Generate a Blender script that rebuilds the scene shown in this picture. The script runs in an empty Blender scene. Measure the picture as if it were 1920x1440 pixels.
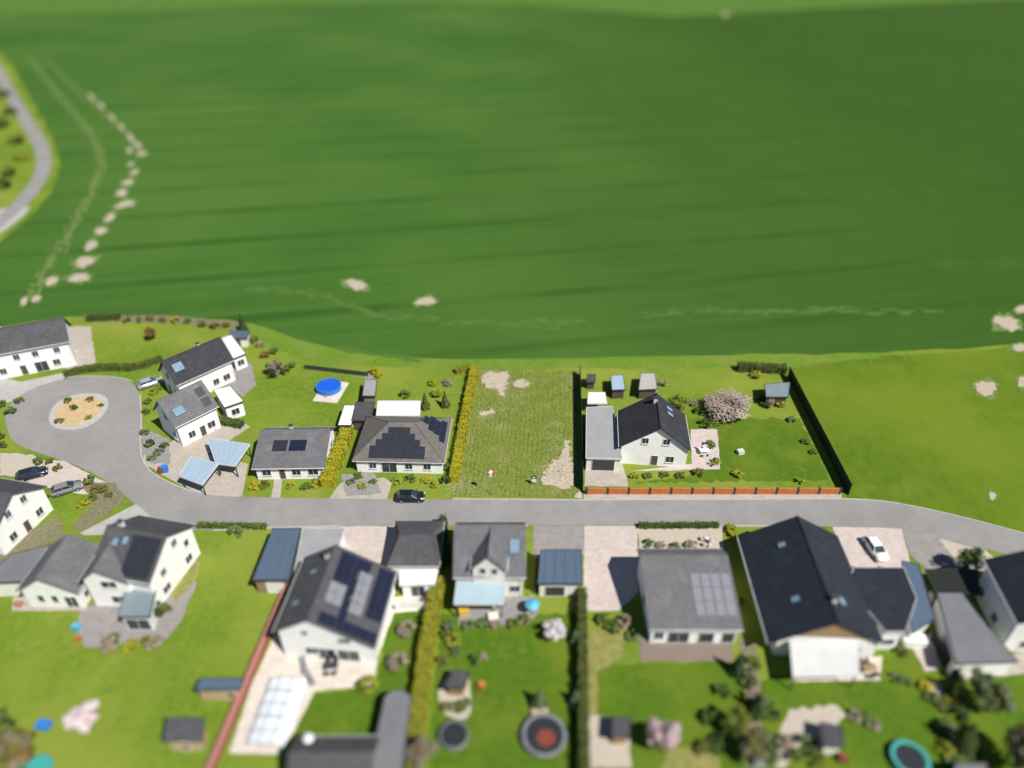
import bpy, math, random
from mathutils import Vector, Matrix
random.seed(11)
R = math.radians
scene = bpy.context.scene
# ------------------------------------------------------------------ camera
CAM_H, PITCH, FPX = 76.0, R(35), 1330.0
cam = bpy.data.cameras.new('camera'); camo = bpy.data.objects.new('camera', cam)
scene.collection.objects.link(camo); scene.camera = camo
camo.location = (0, 0, CAM_H); camo.rotation_euler = (R(90) - PITCH, 0, 0)
cam.sensor_fit = 'HORIZONTAL'; cam.sensor_width = 36; cam.lens = 36 * FPX / 1920
cam.clip_start = 0.5; cam.clip_end = 9000
cam.dof.use_dof = True; cam.dof.focus_distance = 115; cam.dof.aperture_fstop = cam.lens / 1000 / 2.4
# ------------------------------------------------------------------ light
SUN_EL, SUN_V = R(51), Vector((0.725, -0.689, 0))
world = bpy.data.worlds.new('World'); scene.world = world; world.use_nodes = True
wn = world.node_tree; bg = wn.nodes['Background']
sky = wn.nodes.new('ShaderNodeTexSky'); sky.sky_type = 'NISHITA'; sky.sun_disc = False
sky.dust_density = 0; sky.ozone_density = 4; sky.sun_elevation = SUN_EL; sky.sun_rotation = math.atan2(SUN_V.x, SUN_V.y)
wn.links.new(sky.outputs[0], bg.inputs[0]); bg.inputs[1].default_value = 0.052
sl = bpy.data.lights.new('sun', 'SUN'); sl.energy = 5.0; sl.angle = R(0.5); sl.color = (1, .955, .87)
so = bpy.data.objects.new('sun', sl); scene.collection.objects.link(so)
sv = Vector((SUN_V.x * math.cos(SUN_EL), SUN_V.y * math.cos(SUN_EL), math.sin(SUN_EL)))
so.rotation_euler = sv.to_track_quat('Z', 'Y').to_euler(); so.location = (0, 0, 120)
scene.view_settings.view_transform = 'Standard'; scene.view_settings.look = 'None'
scene.view_settings.gamma = 1; scene.view_settings.use_curve_mapping = False
scene.view_settings.exposure = 0.34
# ------------------------------------------------------------------ helpers
cp, sp = math.cos(PITCH), math.sin(PITCH)
def P(px, py, z=0.0):
    u, v = (px - 960) / FPX, -(py - 720) / FPX
    d = Vector((u, cp + v * sp, -sp + v * cp)); t = (z - CAM_H) / d.z
    return Vector((d.x * t, d.y * t, z))
col = scene.collection
def link(o, parent=None):
    col.objects.link(o)
    if parent is not None: o.parent = parent
    return o
def tag(o, label=None, cat=None, group=None, kind=None):
    if label: o['label'] = label
    if cat: o['category'] = cat
    if group: o['group'] = group
    if kind: o['kind'] = kind
    return o
def thing(name, label, cat, loc=(0, 0, 0), rz=0, group=None):
    o = bpy.data.objects.new(name, None); o.empty_display_size = .3
    link(o); o.location = loc; o.rotation_euler = (0, 0, rz)
    return tag(o, label, cat, group)
X, Y, Z = Vector((1, 0, 0)), Vector((0, 1, 0)), Vector((0, 0, 1))
class MB:
    def __init__(s): s.v, s.f, s.m, s.k = [], [], [], 0
    def add(s, vs, fs):
        o = len(s.v); s.v += [tuple(p) for p in vs]
        s.f += [tuple(i + o for i in f) for f in fs]; s.m += [s.k] * len(fs); return s
    def obox(s, c, ex, ey, ez, hx, hy, hz):
        c = Vector(c); vs = [c + ex * (hx * a) + ey * (hy * b) + ez * (hz * d) for d in (-1, 1) for b in (-1, 1) for a in (-1, 1)]
        return s.add(vs, [(0, 2, 3, 1), (4, 5, 7, 6), (0, 1, 5, 4), (2, 6, 7, 3), (0, 4, 6, 2), (1, 3, 7, 5)])
    def box(s, x0, x1, y0, y1, z0, z1):
        return s.obox(((x0 + x1) / 2, (y0 + y1) / 2, (z0 + z1) / 2), X, Y, Z, (x1 - x0) / 2, (y1 - y0) / 2, (z1 - z0) / 2)
    def prism(s, pts, off):          # polygon + its copy moved by off
        n = len(pts); off = Vector(off); vs = [Vector(p) for p in pts] + [Vector(p) + off for p in pts]
        return s.add(vs, [tuple(range(n))[::-1], tuple(range(n, 2 * n))] + [(i, (i + 1) % n, n + (i + 1) % n, n + i) for i in range(n)])
    def tube(s, p0, p1, r0, r1=None, n=8, cap=True):
        r1 = r0 if r1 is None else r1; p0, p1 = Vector(p0), Vector(p1); d = (p1 - p0).normalized()
        a = d.orthogonal().normalized(); b = d.cross(a)
        vs = []
        for p, r in ((p0, r0), (p1, r1)):
            for i in range(n):
                t = 2 * math.pi * i / n; vs.append(p + (a * math.cos(t) + b * math.sin(t)) * r)
        fs = [(i, (i + 1) % n, n + (i + 1) % n, n + i) for i in range(n)]
        if cap: fs += [tuple(range(n))[::-1], tuple(range(n, 2 * n))]
        return s.add(vs, fs)
    def ring(s, c, r, rr, n=28, m=6, flat=1.0):
        c = Vector(c); vs = []
        for i in range(n):
            t = 2 * math.pi * i / n
            for j in range(m):
                q = 2 * math.pi * j / m
                vs.append(c + Vector(((r + rr * math.cos(q)) * math.cos(t), (r + rr * math.cos(q)) * math.sin(t), rr * flat * math.sin(q))))
        return s.add(vs, [(i * m + j, ((i + 1) % n) * m + j, ((i + 1) % n) * m + (j + 1) % m, i * m + (j + 1) % m) for i in range(n) for j in range(m)])
    def mesh(s, name, *mats, smooth=False):
        me = bpy.data.meshes.new(name); me.from_pydata(s.v, [], s.f)
        for m in mats: me.materials.append(m)
        if len(mats) > 1: me.polygons.foreach_set('material_index', s.m)
        if smooth: me.polygons.foreach_set('use_smooth', [True] * len(me.polygons))
        me.update(); return me
    def build(s, name, mat, parent=None, smooth=False):
        mats = mat if isinstance(mat, (list, tuple)) else [mat]
        return link(bpy.data.objects.new(name, s.mesh(name, *mats, smooth=smooth)), parent)
# ------------------------------------------------------------------ materials
def mat(name, c1, c2=None, scale=3.0, rough=.8, bump=0.0, metal=0.0, spec=.3, stretch=None, rot=0, world=False, detail=6, c3=None, s3=.05, f3=(.45, .65), bscale=None, lo=.35, hi=.65, trans=0):
    m = bpy.data.materials.new(name); m.use_nodes = True; nt = m.node_tree; N, Lk = nt.nodes, nt.links
    b = N['Principled BSDF']; b.inputs['Roughness'].default_value = rough; b.inputs['Metallic'].default_value = metal
    b.inputs['Specular IOR Level'].default_value = spec
    if c2 is None: c2 = tuple(x * .78 for x in c1)
    if world: co = N.new('ShaderNodeNewGeometry').outputs['Position']
    else: co = N.new('ShaderNodeTexCoord').outputs['Object']
    mp = N.new('ShaderNodeMapping'); Lk.new(co, mp.inputs[0]); mp.inputs['Rotation'].default_value = (0, 0, rot)
    src = mp.outputs[0]
    if stretch:
        m2 = N.new('ShaderNodeMapping'); m2.inputs['Scale'].default_value = stretch; Lk.new(src, m2.inputs[0]); src2 = m2.outputs[0]
    else: src2 = src
    n = N.new('ShaderNodeTexNoise'); n.inputs['Scale'].default_value = scale; n.inputs['Detail'].default_value = detail; n.inputs['Roughness'].default_value = .65
    Lk.new(src2, n.inputs['Vector'])
    r = N.new('ShaderNodeValToRGB'); r.color_ramp.elements[0].position = lo; r.color_ramp.elements[1].position = hi
    r.color_ramp.elements[0].color = (*c2, 1); r.color_ramp.elements[1].color = (*c1, 1); Lk.new(n.outputs['Fac'], r.inputs[0])
    out = r.outputs[0]
    if c3:
        n3 = N.new('ShaderNodeTexNoise'); n3.inputs['Scale'].default_value = s3; n3.inputs['Detail'].default_value = 4; Lk.new(co, n3.inputs['Vector'])
        r3 = N.new('ShaderNodeMapRange'); r3.inputs[1].default_value, r3.inputs[2].default_value = f3; Lk.new(n3.outputs['Fac'], r3.inputs[0])
        mx = N.new('ShaderNodeMix'); mx.data_type = 'RGBA'; Lk.new(r3.outputs[0], mx.inputs['Factor']); Lk.new(out, mx.inputs['A']); mx.inputs['B'].default_value = (*c3, 1)
        out = mx.outputs['Result']
    Lk.new(out, b.inputs['Base Color'])
    if bump:
        bn = N.new('ShaderNodeBump'); bn.inputs['Strength'].default_value = min(1, bump); bn.inputs['Distance'].default_value = .05
        if bscale:
            nb = N.new('ShaderNodeTexNoise'); nb.inputs['Scale'].default_value = bscale; nb.inputs['Detail'].default_value = 4; Lk.new(src, nb.inputs['Vector']); Lk.new(nb.outputs['Fac'], bn.inputs['Height'])
        else: Lk.new(n.outputs['Fac'], bn.inputs['Height'])
        Lk.new(bn.outputs[0], b.inputs['Normal'])
    if trans: b.inputs['Transmission Weight'].default_value = trans
    if world: b.inputs['Specular IOR Level'].default_value = .04
    return m
def mix_in(m, fac_socket_builder, colour):
    nt = m.node_tree; b = nt.nodes['Principled BSDF']; lk = b.inputs['Base Color'].links[0].from_socket
    mx = nt.nodes.new('ShaderNodeMix'); mx.data_type = 'RGBA'
    nt.links.new(fac_socket_builder(nt), mx.inputs['Factor']); nt.links.new(lk, mx.inputs['A']); mx.inputs['B'].default_value = (*colour, 1)
    nt.links.new(mx.outputs['Result'], b.inputs['Base Color'])
def tiles(name, c1, c2, w=.32, h=.36, rough=.7, mort=.03):
    m = mat(name, c1, c2, 1.3, rough, spec=.15)
    nt = m.node_tree; N, Lk = nt.nodes, nt.links; b = N['Principled BSDF']
    tc = N.new('ShaderNodeTexCoord'); br = N.new('ShaderNodeTexBrick'); Lk.new(tc.outputs['Object'], br.inputs['Vector'])
    br.inputs['Scale'].default_value = 1; br.inputs['Brick Width'].default_value = w; br.inputs['Row Height'].default_value = h; br.inputs['Mortar Size'].default_value = mort
    br.inputs['Color1'].default_value = (1, 1, 1, 1); br.inputs['Color2'].default_value = (.78, .78, .8, 1); br.inputs['Mortar'].default_value = (.5, .5, .5, 1)
    lk = b.inputs['Base Color'].links[0].from_socket
    mx = N.new('ShaderNodeMix'); mx.data_type = 'RGBA'; mx.blend_type = 'MULTIPLY'; mx.inputs['Factor'].default_value = .8
    Lk.new(lk, mx.inputs['A']); Lk.new(br.outputs['Color'], mx.inputs['B']); Lk.new(mx.outputs['Result'], b.inputs['Base Color'])
    bn = N.new('ShaderNodeBump'); bn.inputs['Strength'].default_value = .5; bn.inputs['Distance'].default_value = .03; bn.invert = True
    Lk.new(br.outputs['Fac'], bn.inputs['Height']); Lk.new(bn.outputs[0], b.inputs['Normal'])
    return m
M = {}
M['lawn'] = mat('lawn', (.150, .222, .024), (.100, .170, .017), 1.1, .9, .35, world=True, c3=(.215, .255, .040), s3=.05, f3=(.42, .68), bscale=6)
M['lawn_deep'] = mat('lawn_deep', (.088, .158, .014), (.060, .120, .010), 1.2, .9, .35, world=True, c3=(.130, .175, .018), s3=.11, f3=(.45, .7), bscale=6)
M['meadow'] = mat('meadow', (.102, .168, .014), (.078, .135, .011), .7, .9, .35, world=True, c3=(.130, .185, .018), s3=.045, f3=(.4, .65), bscale=5, stretch=(1, .35, 1), rot=R(10))
M['verge'] = mat('verge', (.135, .225, .026), (.100, .180, .020), .8, .9, .3, world=True, c3=(.165, .215, .04), s3=.09, bscale=5)
wheat_rot = -R(10)
M['wheat'] = mat('wheat', (.054, .132, .022), (.037, .098, .016), .55, .85, .4, world=True, stretch=(.02, 1.0, 1), rot=wheat_rot, c3=(.064, .140, .025), s3=.012, f3=(.4, .62), bscale=4)
M['far_grass'] = mat('far_grass', (.085, .172, .030), (.070, .150, .026), .05, .9, world=True)
M['soil'] = mat('soil', (.46, .39, .32), (.34, .29, .22), 2.2, .95, .5, world=True)
M['sand'] = mat('sand', (.50, .43, .36), (.36, .31, .235), 1.7, .95, .8, world=True, bscale=7, c3=(.30, .27, .16), s3=.6, f3=(.62, .75))
M['pale_crop'] = mat('pale_crop', (.17, .21, .075), (.10, .165, .045), 1.0, .9, .3, world=True)
M['faint_crop'] = mat('faint_crop', (.088, .155, .036), (.062, .135, .026), 1.0, .9, .3, world=True)
M['asphalt'] = mat('asphalt', (.275, .265, .262), (.245, .236, .233), .6, .9, .2, world=True, c3=(.225, .217, .213), s3=.13, f3=(.45, .7), bscale=25)
M['concrete'] = mat('concrete', (.40, .39, .38), (.34, .33, .32), .8, .9, .15, world=True)
def pavers(name, c1, c2, w=.5, h=.25, rot=0):
    m = mat(name, c1, c2, .8, .85, world=True); nt = m.node_tree; N, Lk = nt.nodes, nt.links; b = N['Principled BSDF']
    g = N.new('ShaderNodeNewGeometry'); mp = N.new('ShaderNodeMapping'); mp.inputs['Rotation'].default_value = (0, 0, rot); Lk.new(g.outputs['Position'], mp.inputs[0])
    br = N.new('ShaderNodeTexBrick'); Lk.new(mp.outputs[0], br.inputs['Vector']); br.inputs['Scale'].default_value = 1
    br.inputs['Brick Width'].default_value = w; br.inputs['Row Height'].default_value = h; br.inputs['Mortar Size'].default_value = .015
    br.inputs['Color1'].default_value = (1, 1, 1, 1); br.inputs['Color2'].default_value = (.86, .85, .84, 1); br.inputs['Mortar'].default_value = (.6, .58, .55, 1)
    lk = b.inputs['Base Color'].links[0].from_socket; mx = N.new('ShaderNodeMix'); mx.data_type = 'RGBA'; mx.blend_type = 'MULTIPLY'; mx.inputs['Factor'].default_value = .8
    Lk.new(lk, mx.inputs['A']); Lk.new(br.outputs['Color'], mx.inputs['B']); Lk.new(mx.outputs['Result'], b.inputs['Base Color']); return m
M['paver_beige'] = pavers('paver_beige', (.46, .41, .36), (.39, .35, .31), .6, .3)
M['paver_pink'] = pavers('paver_pink', (.56, .48, .45), (.49, .42, .40), .6, .4)
M['paver_grey'] = pavers('paver_grey', (.31, .29, .285), (.26, .245, .24), .5, .25)
M['paver_cream'] = pavers('paver_cream', (.66, .60, .54), (.56, .51, .46), .8, .8)
M['kerb'] = mat('kerb', (.45, .43, .41), None, 2, .9)
M['gravel'] = mat('gravel', (.36, .34, .33), (.14, .14, .14), 5, .95, .6, world=True)
M['pebble'] = mat('pebble', (.52, .46, .38), (.34, .30, .25), 4, .95, .6, world=True)
M['mulch'] = mat('mulch', (.24, .20, .15), (.12, .13, .05), 2.2, .95, .6, world=True)
M['dry_grass'] = mat('dry_grass', (.27, .25, .09), (.17, .18, .05), 1.0, .95, .4, world=True)
M['white'] = mat('white_render', (.82, .815, .80), (.76, .755, .74), .6, .9, c3=(.70, .69, .66), s3=.35, f3=(.58, .8))
M['cream_wall'] = mat('cream_wall', (.72, .70, .64), (.66, .64, .58), .7, .9)
M['roof_dark'] = tiles('roof_dark', (.050, .051, .060), (.038, .039, .046))
M['roof_black'] = tiles('roof_black', (.030, .036, .050), (.022, .026, .037), rough=.7)
M['roof_grey'] = tiles('roof_grey', (.165, .163, .175), (.135, .134, .143))
M['roof_mid'] = tiles('roof_mid', (.098, .097, .106), (.078, .078, .086))
M['roof_warm'] = tiles('roof_warm', (.185, .168, .152), (.150, .138, .126))
M['flat_grey'] = mat('flat_grey', (.30, .305, .32), (.26, .265, .275), .5, .8)
M['flat_mid'] = mat('flat_mid', (.165, .17, .18), (.14, .145, .155), .5, .8)
M['flat_blue'] = mat('flat_blue', (.085, .125, .185), (.072, .108, .16), .6, .55, stretch=(6, .2, 1))
M['flat_pale'] = mat('flat_pale', (.34, .43, .53), (.28, .37, .46), .5, .55, stretch=(5, .2, 1))
M['flat_teal'] = mat('flat_teal', (.20, .255, .275), (.17, .215, .235), .6, .5)
M['flat_white'] = mat('flat_white', (.82, .82, .81), (.74, .74, .73), .5, .7)
M['patio_white'] = mat('patio_white', (.62, .63, .63), (.55, .56, .56), .5, .6)
M['pale_awning'] = mat('pale_awning', (.36, .47, .53), (.32, .42, .48), .5, .6)
M['trim'] = mat('trim', (.62, .62, .62), None, 2, .6)
M['dark_trim'] = mat('dark_trim', (.05, .052, .058), None, 2, .5)
M['glass'] = mat('glass', (.035, .045, .06), (.025, .03, .04), 1, .08, spec=.7)
M['skylight'] = mat('skylight', (.20, .30, .40), (.15, .24, .33), 1, .12, spec=.8)
M['solar'] = mat('solar', (.018, .022, .045), (.014, .016, .034), 2, .18, spec=.6)
M['solar_black'] = mat('solar_black', (.030, .034, .044), (.022, .025, .034), 2, .3, spec=.5)
M['solar_glare'] = mat('solar_glare', (.23, .235, .26), (.20, .205, .23), 2, .2, spec=.7)  # lighter grey base colour stands in for reflection off the panels
M['brick_red'] = tiles('brick_red', (.36, .12, .085), (.28, .095, .07), .24, .08)
M['coping_red'] = mat('coping_red', (.42, .17, .13), (.33, .15, .13), 2, .8, c3=(.36, .26, .28), s3=.4, f3=(.5, .7))
M['terracotta'] = mat('terracotta', (.47, .165, .055), (.36, .12, .04), 1.6, .8)
M['wood'] = mat('wood', (.33, .22, .12), (.23, .15, .08), 2, .8, stretch=(1, 1, 8))
M['wood_pale'] = mat('wood_pale', (.50, .38, .24), (.40, .30, .18), 2, .8)
M['wood_dark'] = mat('wood_dark', (.10, .075, .055), (.07, .05, .04), 2, .8)
M['deck'] = mat('deck', (.235, .185, .155), (.17, .135, .115), 1.5, .8, stretch=(.2, 8, 1))
M['fence_dark'] = mat('fence_dark', (.022, .024, .022), (.015, .017, .016), 2, .6)
M['metal'] = mat('metal', (.42, .43, .44), None, 3, .4, metal=.6)
M['tyre'] = mat('tyre', (.015, .015, .016), None, 3, .8)
M['car_black'] = mat('car_black', (.012, .014, .018), None, 2, .22, spec=.6)
M['car_navy'] = mat('car_navy', (.015, .022, .045), None, 2, .22, spec=.6)
M['car_white'] = mat('car_white', (.80, .80, .79), (.76, .76, .76), 2, .25, spec=.5)
M['car_silver'] = mat('car_silver', (.46, .52, .60), None, 2, .3, metal=.3)
M['lamp'] = mat('lamp', (.75, .72, .65), None, 2, .2, spec=.6)
M['tail'] = mat('tail', (.4, .02, .02), None, 2, .3)
M['blue_pool'] = mat('blue_pool', (.015, .115, .62), (.012, .09, .52), 1.2, .35)
M['blue_tarp'] = mat('blue_tarp', (.04, .20, .60), None, 2, .5)
M['cyan'] = mat('cyan', (.10, .42, .60), (.08, .36, .52), 2, .5)
M['teal_pad'] = mat('teal_pad', (.055, .34, .32), (.045, .28, .27), 3, .6)
M['mesh_black'] = mat('mesh_black', (.022, .026, .032), None, 4, .7)
M['rubber_grey'] = mat('rubber_grey', (.20, .21, .23), None, 3, .7)
M['rust_red'] = mat('rust_red', (.22, .05, .03), None, 3, .8)
M['orange'] = mat('orange', (.62, .20, .04), None, 2, .6)
M['yellow'] = mat('yellow', (.62, .42, .05), None, 2, .6)
M['pool_panel'] = mat('pool_panel', (.66, .71, .76), (.60, .65, .70), 1.2, .15, spec=.6)
M['sign_red'] = mat('sign_red', (.55, .03, .03), None, 2, .5)
M['sign_white'] = mat('sign_white', (.85, .85, .85), None, 2, .5)
M['sign_dark'] = mat('sign_dark', (.03, .05, .06), None, 2, .5)
def leaf(name, c1, c2): return mat(name, c1, c2, 1.1, .7, spec=.2)
M['leaf_green'] = leaf('leaf_green', (.095, .150, .028), (.060, .105, .018))
M['leaf_dark'] = leaf('leaf_dark', (.040, .070, .022), (.024, .046, .015))
M['leaf_olive'] = leaf('leaf_olive', (.145, .145, .030), (.100, .105, .020))
M['leaf_yellow'] = leaf('leaf_yellow', (.340, .310, .016), (.250, .235, .012))
M['leaf_gold'] = leaf('leaf_gold', (.46, .36, .012), (.33, .26, .010))
M['leaf_lime'] = leaf('leaf_lime', (.185, .230, .030), (.135, .180, .022))
M['leaf_sage'] = leaf('leaf_sage', (.165, .205, .110), (.115, .150, .080))
M['leaf_rust'] = leaf('leaf_rust', (.210, .115, .030), (.150, .095, .025))
M['twig'] = leaf('twig', (.250, .205, .140), (.180, .150, .100))
M['twig_pink'] = leaf('twig_pink', (.330, .255, .215), (.240, .190, .155))
M['blossom'] = leaf('blossom', (.66, .53, .54), (.50, .40, .41))
M['blossom_pink'] = leaf('blossom_pink', (.56, .38, .42), (.40, .26, .30))
M['blossom_white'] = leaf('blossom_white', (.74, .70, .74), (.58, .55, .60))
M['blossom_cream'] = leaf('blossom_cream', (.44, .375, .325), (.33, .275, .235))
M['bark'] = mat('bark', (.10, .075, .055), (.06, .045, .032), 6, .9)
# plot grass: mown lines, straw and clover patches
M['plot'] = mat('plot_grass', (.225, .262, .050), (.115, .175, .022), 2.2, .95, .7, world=True, bscale=9, c3=(.300, .280, .120), s3=.33, f3=(.52, .78), detail=9)
def _stripes(nt):
    N, L = nt.nodes, nt.links; g = N.new('ShaderNodeNewGeometry'); mp = N.new('ShaderNodeMapping'); mp.inputs['Rotation'].default_value = (0, 0, R(3.8)); L.new(g.outputs['Position'], mp.inputs[0])
    w = N.new('ShaderNodeTexWave'); w.bands_direction = 'X'; w.inputs['Scale'].default_value = .42; w.inputs['Distortion'].default_value = 3.2; w.inputs['Detail'].default_value = 4; w.inputs['Detail Scale'].default_value = 1.6
    L.new(mp.outputs[0], w.inputs['Vector']); n = N.new('ShaderNodeTexNoise'); n.inputs['Scale'].default_value = .22; n.inputs['Detail'].default_value = 5; L.new(g.outputs['Position'], n.inputs['Vector'])
    a = N.new('ShaderNodeMapRange'); a.inputs[1].default_value, a.inputs[2].default_value, a.inputs[4].default_value = .45, .95, .62; L.new(w.outputs['Fac'], a.inputs[0])
    b = N.new('ShaderNodeMapRange'); b.inputs[1].default_value, b.inputs[2].default_value = .36, .6; L.new(n.outputs['Fac'], b.inputs[0])
    m = N.new('ShaderNodeMath'); m.operation = 'MULTIPLY'; L.new(a.outputs[0], m.inputs[0]); L.new(b.outputs[0], m.inputs[1]); return m.outputs[0]
mix_in(M['plot'], _stripes, (.072, .155, .012))
def _tram(nt):      # dark drill lines in the crop
    N, L = nt.nodes, nt.links; g = N.new('ShaderNodeNewGeometry'); mp = N.new('ShaderNodeMapping'); mp.inputs['Rotation'].default_value = (0, 0, wheat_rot); L.new(g.outputs['Position'], mp.inputs[0])
    w = N.new('ShaderNodeTexWave'); w.bands_direction = 'Y'; w.wave_profile = 'SIN'; w.inputs['Scale'].default_value = .0145; w.inputs['Distortion'].default_value = .35; w.inputs['Detail Scale'].default_value = .02
    L.new(mp.outputs[0], w.inputs['Vector']); n = N.new('ShaderNodeTexNoise'); n.inputs['Scale'].default_value = .02; L.new(g.outputs['Position'], n.inputs['Vector'])
    a = N.new('ShaderNodeMapRange'); a.inputs[1].default_value, a.inputs[2].default_value = .90, .995; L.new(w.outputs['Fac'], a.inputs[0])
    b = N.new('ShaderNodeMapRange'); b.inputs[1].default_value, b.inputs[2].default_value, b.inputs[4].default_value = .34, .6, .7; L.new(n.outputs['Fac'], b.inputs[0])
    m = N.new('ShaderNodeMath'); m.operation = 'MULTIPLY'; L.new(a.outputs[0], m.inputs[0]); L.new(b.outputs[0], m.inputs[1]); return m.outputs[0]
mix_in(M['wheat'], _tram, (.026, .072, .012))
def _east_dim(nt):     # crop colour painted darker towards the east end, imitating dimmer light
    N, L = nt.nodes, nt.links; g = N.new('ShaderNodeNewGeometry'); sx = N.new('ShaderNodeSeparateXYZ'); L.new(g.outputs['Position'], sx.inputs[0])
    n = N.new('ShaderNodeTexNoise'); n.inputs['Scale'].default_value = .015; L.new(g.outputs['Position'], n.inputs['Vector'])
    a = N.new('ShaderNodeMath'); a.operation = 'MULTIPLY_ADD'; L.new(n.outputs['Fac'], a.inputs[0]); a.inputs[1].default_value = 90; L.new(sx.outputs['X'], a.inputs[2])
    r = N.new('ShaderNodeMapRange'); r.inputs[1].default_value, r.inputs[2].default_value, r.inputs[4].default_value = 10, 190, .9; L.new(a.outputs[0], r.inputs[0]); return r.outputs[0]
mix_in(M['wheat'], _east_dim, (.036, .082, .012))
def _spots(sc, a, b, f):
    def g_(nt):
        N, L = nt.nodes, nt.links; g = N.new('ShaderNodeNewGeometry'); n = N.new('ShaderNodeTexNoise'); n.inputs['Scale'].default_value = sc; n.inputs['Detail'].default_value = 8; n.inputs['Roughness'].default_value = .7; L.new(g.outputs['Position'], n.inputs['Vector'])
        r = N.new('ShaderNodeMapRange'); r.inputs[1].default_value, r.inputs[2].default_value, r.inputs[4].default_value = a, b, f; L.new(n.outputs['Fac'], r.inputs[0]); return r.outputs[0]
    return g_
mix_in(M['lawn'], _spots(.22, .56, .72, .6), (.255, .255, .075)); mix_in(M['lawn'], _spots(.5, .57, .7, .6), (.075, .135, .014))
mix_in(M['lawn_deep'], _spots(.3, .57, .72, .55), (.185, .200, .040)); mix_in(M['lawn_deep'], _spots(.6, .58, .7, .5), (.050, .100, .010))
mix_in(M['meadow'], _spots(.12, .54, .7, .5), (.155, .195, .030)); mix_in(M['meadow'], _spots(.4, .57, .7, .4), (.070, .125, .010))
mix_in(M['wheat'], _spots(.06, .55, .75, .4), (.075, .150, .026)); mix_in(M['wheat'], _spots(.9, .56, .7, .3), (.034, .088, .014))
mix_in(M['plot'], _spots(1.4, .57, .72, .55), (.330, .320, .140)); mix_in(M['plot'], _spots(.7, .55, .68, .5), (.080, .160, .014))
mix_in(M['asphalt'], _spots(.35, .58, .66, .35), (.19, .183, .18)); mix_in(M['asphalt'], _spots(1.8, .60, .68, .4), (.32, .31, .305))
for k_ in ('roof_dark', 'roof_grey', 'roof_mid', 'roof_warm', 'roof_black'): mix_in(M[k_], _spots(.45, .5, .75, .45), tuple(v * 1.45 for v in M[k_].node_tree.nodes['Color Ramp'].color_ramp.elements[1].color[:3]))
# ------------------------------------------------------------------ ground sheets
def rough_edge(pts, amp, step, rnd):
    out = []
    for i in range(len(pts)):
        a, b = pts[i], pts[(i + 1) % len(pts)]; n = max(1, int((b - a).length / step)); nrm = (b - a).cross(Z).normalized() if (b - a).length else X
        for k in range(n):
            out.append(a + (b - a) * (k / n) + nrm * rnd.gauss(0, amp) * (1 if k else .4))
    return out
def smooth(pts, it=1, closed=True):
    for _ in range(it):
        o = []; n = len(pts)
        for i in range(n if closed else n - 1):
            a, b = pts[i], pts[(i + 1) % n]; o += [a * .75 + b * .25, a * .25 + b * .75]
        pts = o if closed else [pts[0]] + o + [pts[-1]]
    return pts
def sheet(name, px, z, m, amp=0, step=1.0, kind='structure', sm=0, thick=0, parent=None):
    pts = [P(x, y) for x, y in px]
    if sm: pts = smooth(pts, sm)
    if amp: pts = rough_edge(pts, amp, step, random.Random(len(px) * 7 + int(px[0][0])))
    pts = [Vector((p.x, p.y, z)) for p in pts]
    b = MB()
    if thick: b.prism([p - Z * thick for p in pts], Z * thick)
    else:
        b.add(pts, [tuple(range(len(pts)))])
    me = b.mesh(name, M[m])
    if not thick and me.polygons[0].normal.z < 0: me.flip_normals()
    o = link(bpy.data.objects.new(name, me), parent)
    if parent is None: o['kind'] = kind
    return o
def strip(name, pts, width, z, m, h=0, kind='structure'):
    b = MB(); L, Rr = [], []
    for i, p in enumerate(pts):
        d = (pts[min(i + 1, len(pts) - 1)] - pts[max(i - 1, 0)]).normalized(); n = Vector((-d.y, d.x, 0))
        L.append(p + n * width / 2); Rr.append(p - n * width / 2)
    for i in range(len(pts) - 1):
        q = [L[i], Rr[i], Rr[i + 1], L[i + 1]]
        if h: b.prism([Vector((v.x, v.y, 0)) for v in q], Z * h)
        else: b.add([Vector((v.x, v.y, z)) for v in q], [(0, 1, 2, 3)])
    o = b.build(name, M[m]); o['kind'] = kind; return o
g = MB(); g.add([(-3500, -1500, 0), (3500, -1500, 0), (3500, 5000, 0), (-3500, 5000, 0)], [(0, 1, 2, 3)])
g.build('ground', M['lawn'])['kind'] = 'structure'
sheet('wheat_field', [(-1400, 60), (-500, 40), (0, 27), (250, 19), (480, 8), (700, 0), (1000, 8), (1270, 31), (1500, 17), (1800, 2), (2300, -25), (3600, -60), (3600, 470), (2500, 585), (2100, 622), (1920, 642), (1800, 655), (1650, 661), (1450, 664), (1250, 667), (1085, 671), (1000, 673), (850, 673), (760, 670), (690, 664), (620, 652), (560, 638), (510, 618), (470, 606), (420, 599), (330, 595), (200, 592), (120, 595), (50, 606), (0, 613), (-160, 640), (-500, 660), (-500, 590), (-100, 512), (0, 455), (60, 402), (97, 360), (113, 310), (100, 262), (62, 195), (22, 122), (-40, 62)], .02, 'wheat', .25, 4)
sheet('far_meadow', [(-2600, 55), (-500, 39), (0, 26), (250, 18), (480, 7), (700, -1), (1000, 7), (1270, 30), (1500, 16), (1800, 1), (2300, -26), (4200, -70), (4200, -95), (-2600, -95)], .01, 'far_grass', 0)
sheet('field_margin', [(430, 597), (470, 606), (510, 618), (560, 638), (620, 652), (690, 664), (760, 670), (850, 673), (1085, 671), (1250, 667), (1450, 664), (1650, 661), (1650, 672), (1480, 684), (1250, 690), (900, 692), (700, 688), (600, 684), (520, 655), (440, 612)], .014, 'verge', .2, 2)
sheet('meadow', [(1480, 690), (1650, 668), (1800, 660), (1920, 648), (2500, 592), (2900, 700), (2900, 1250), (2300, 1098), (1920, 1001), (1800, 969), (1700, 947), (1640, 938), (1590, 936)], .012, 'meadow', .1, 2)
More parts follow.
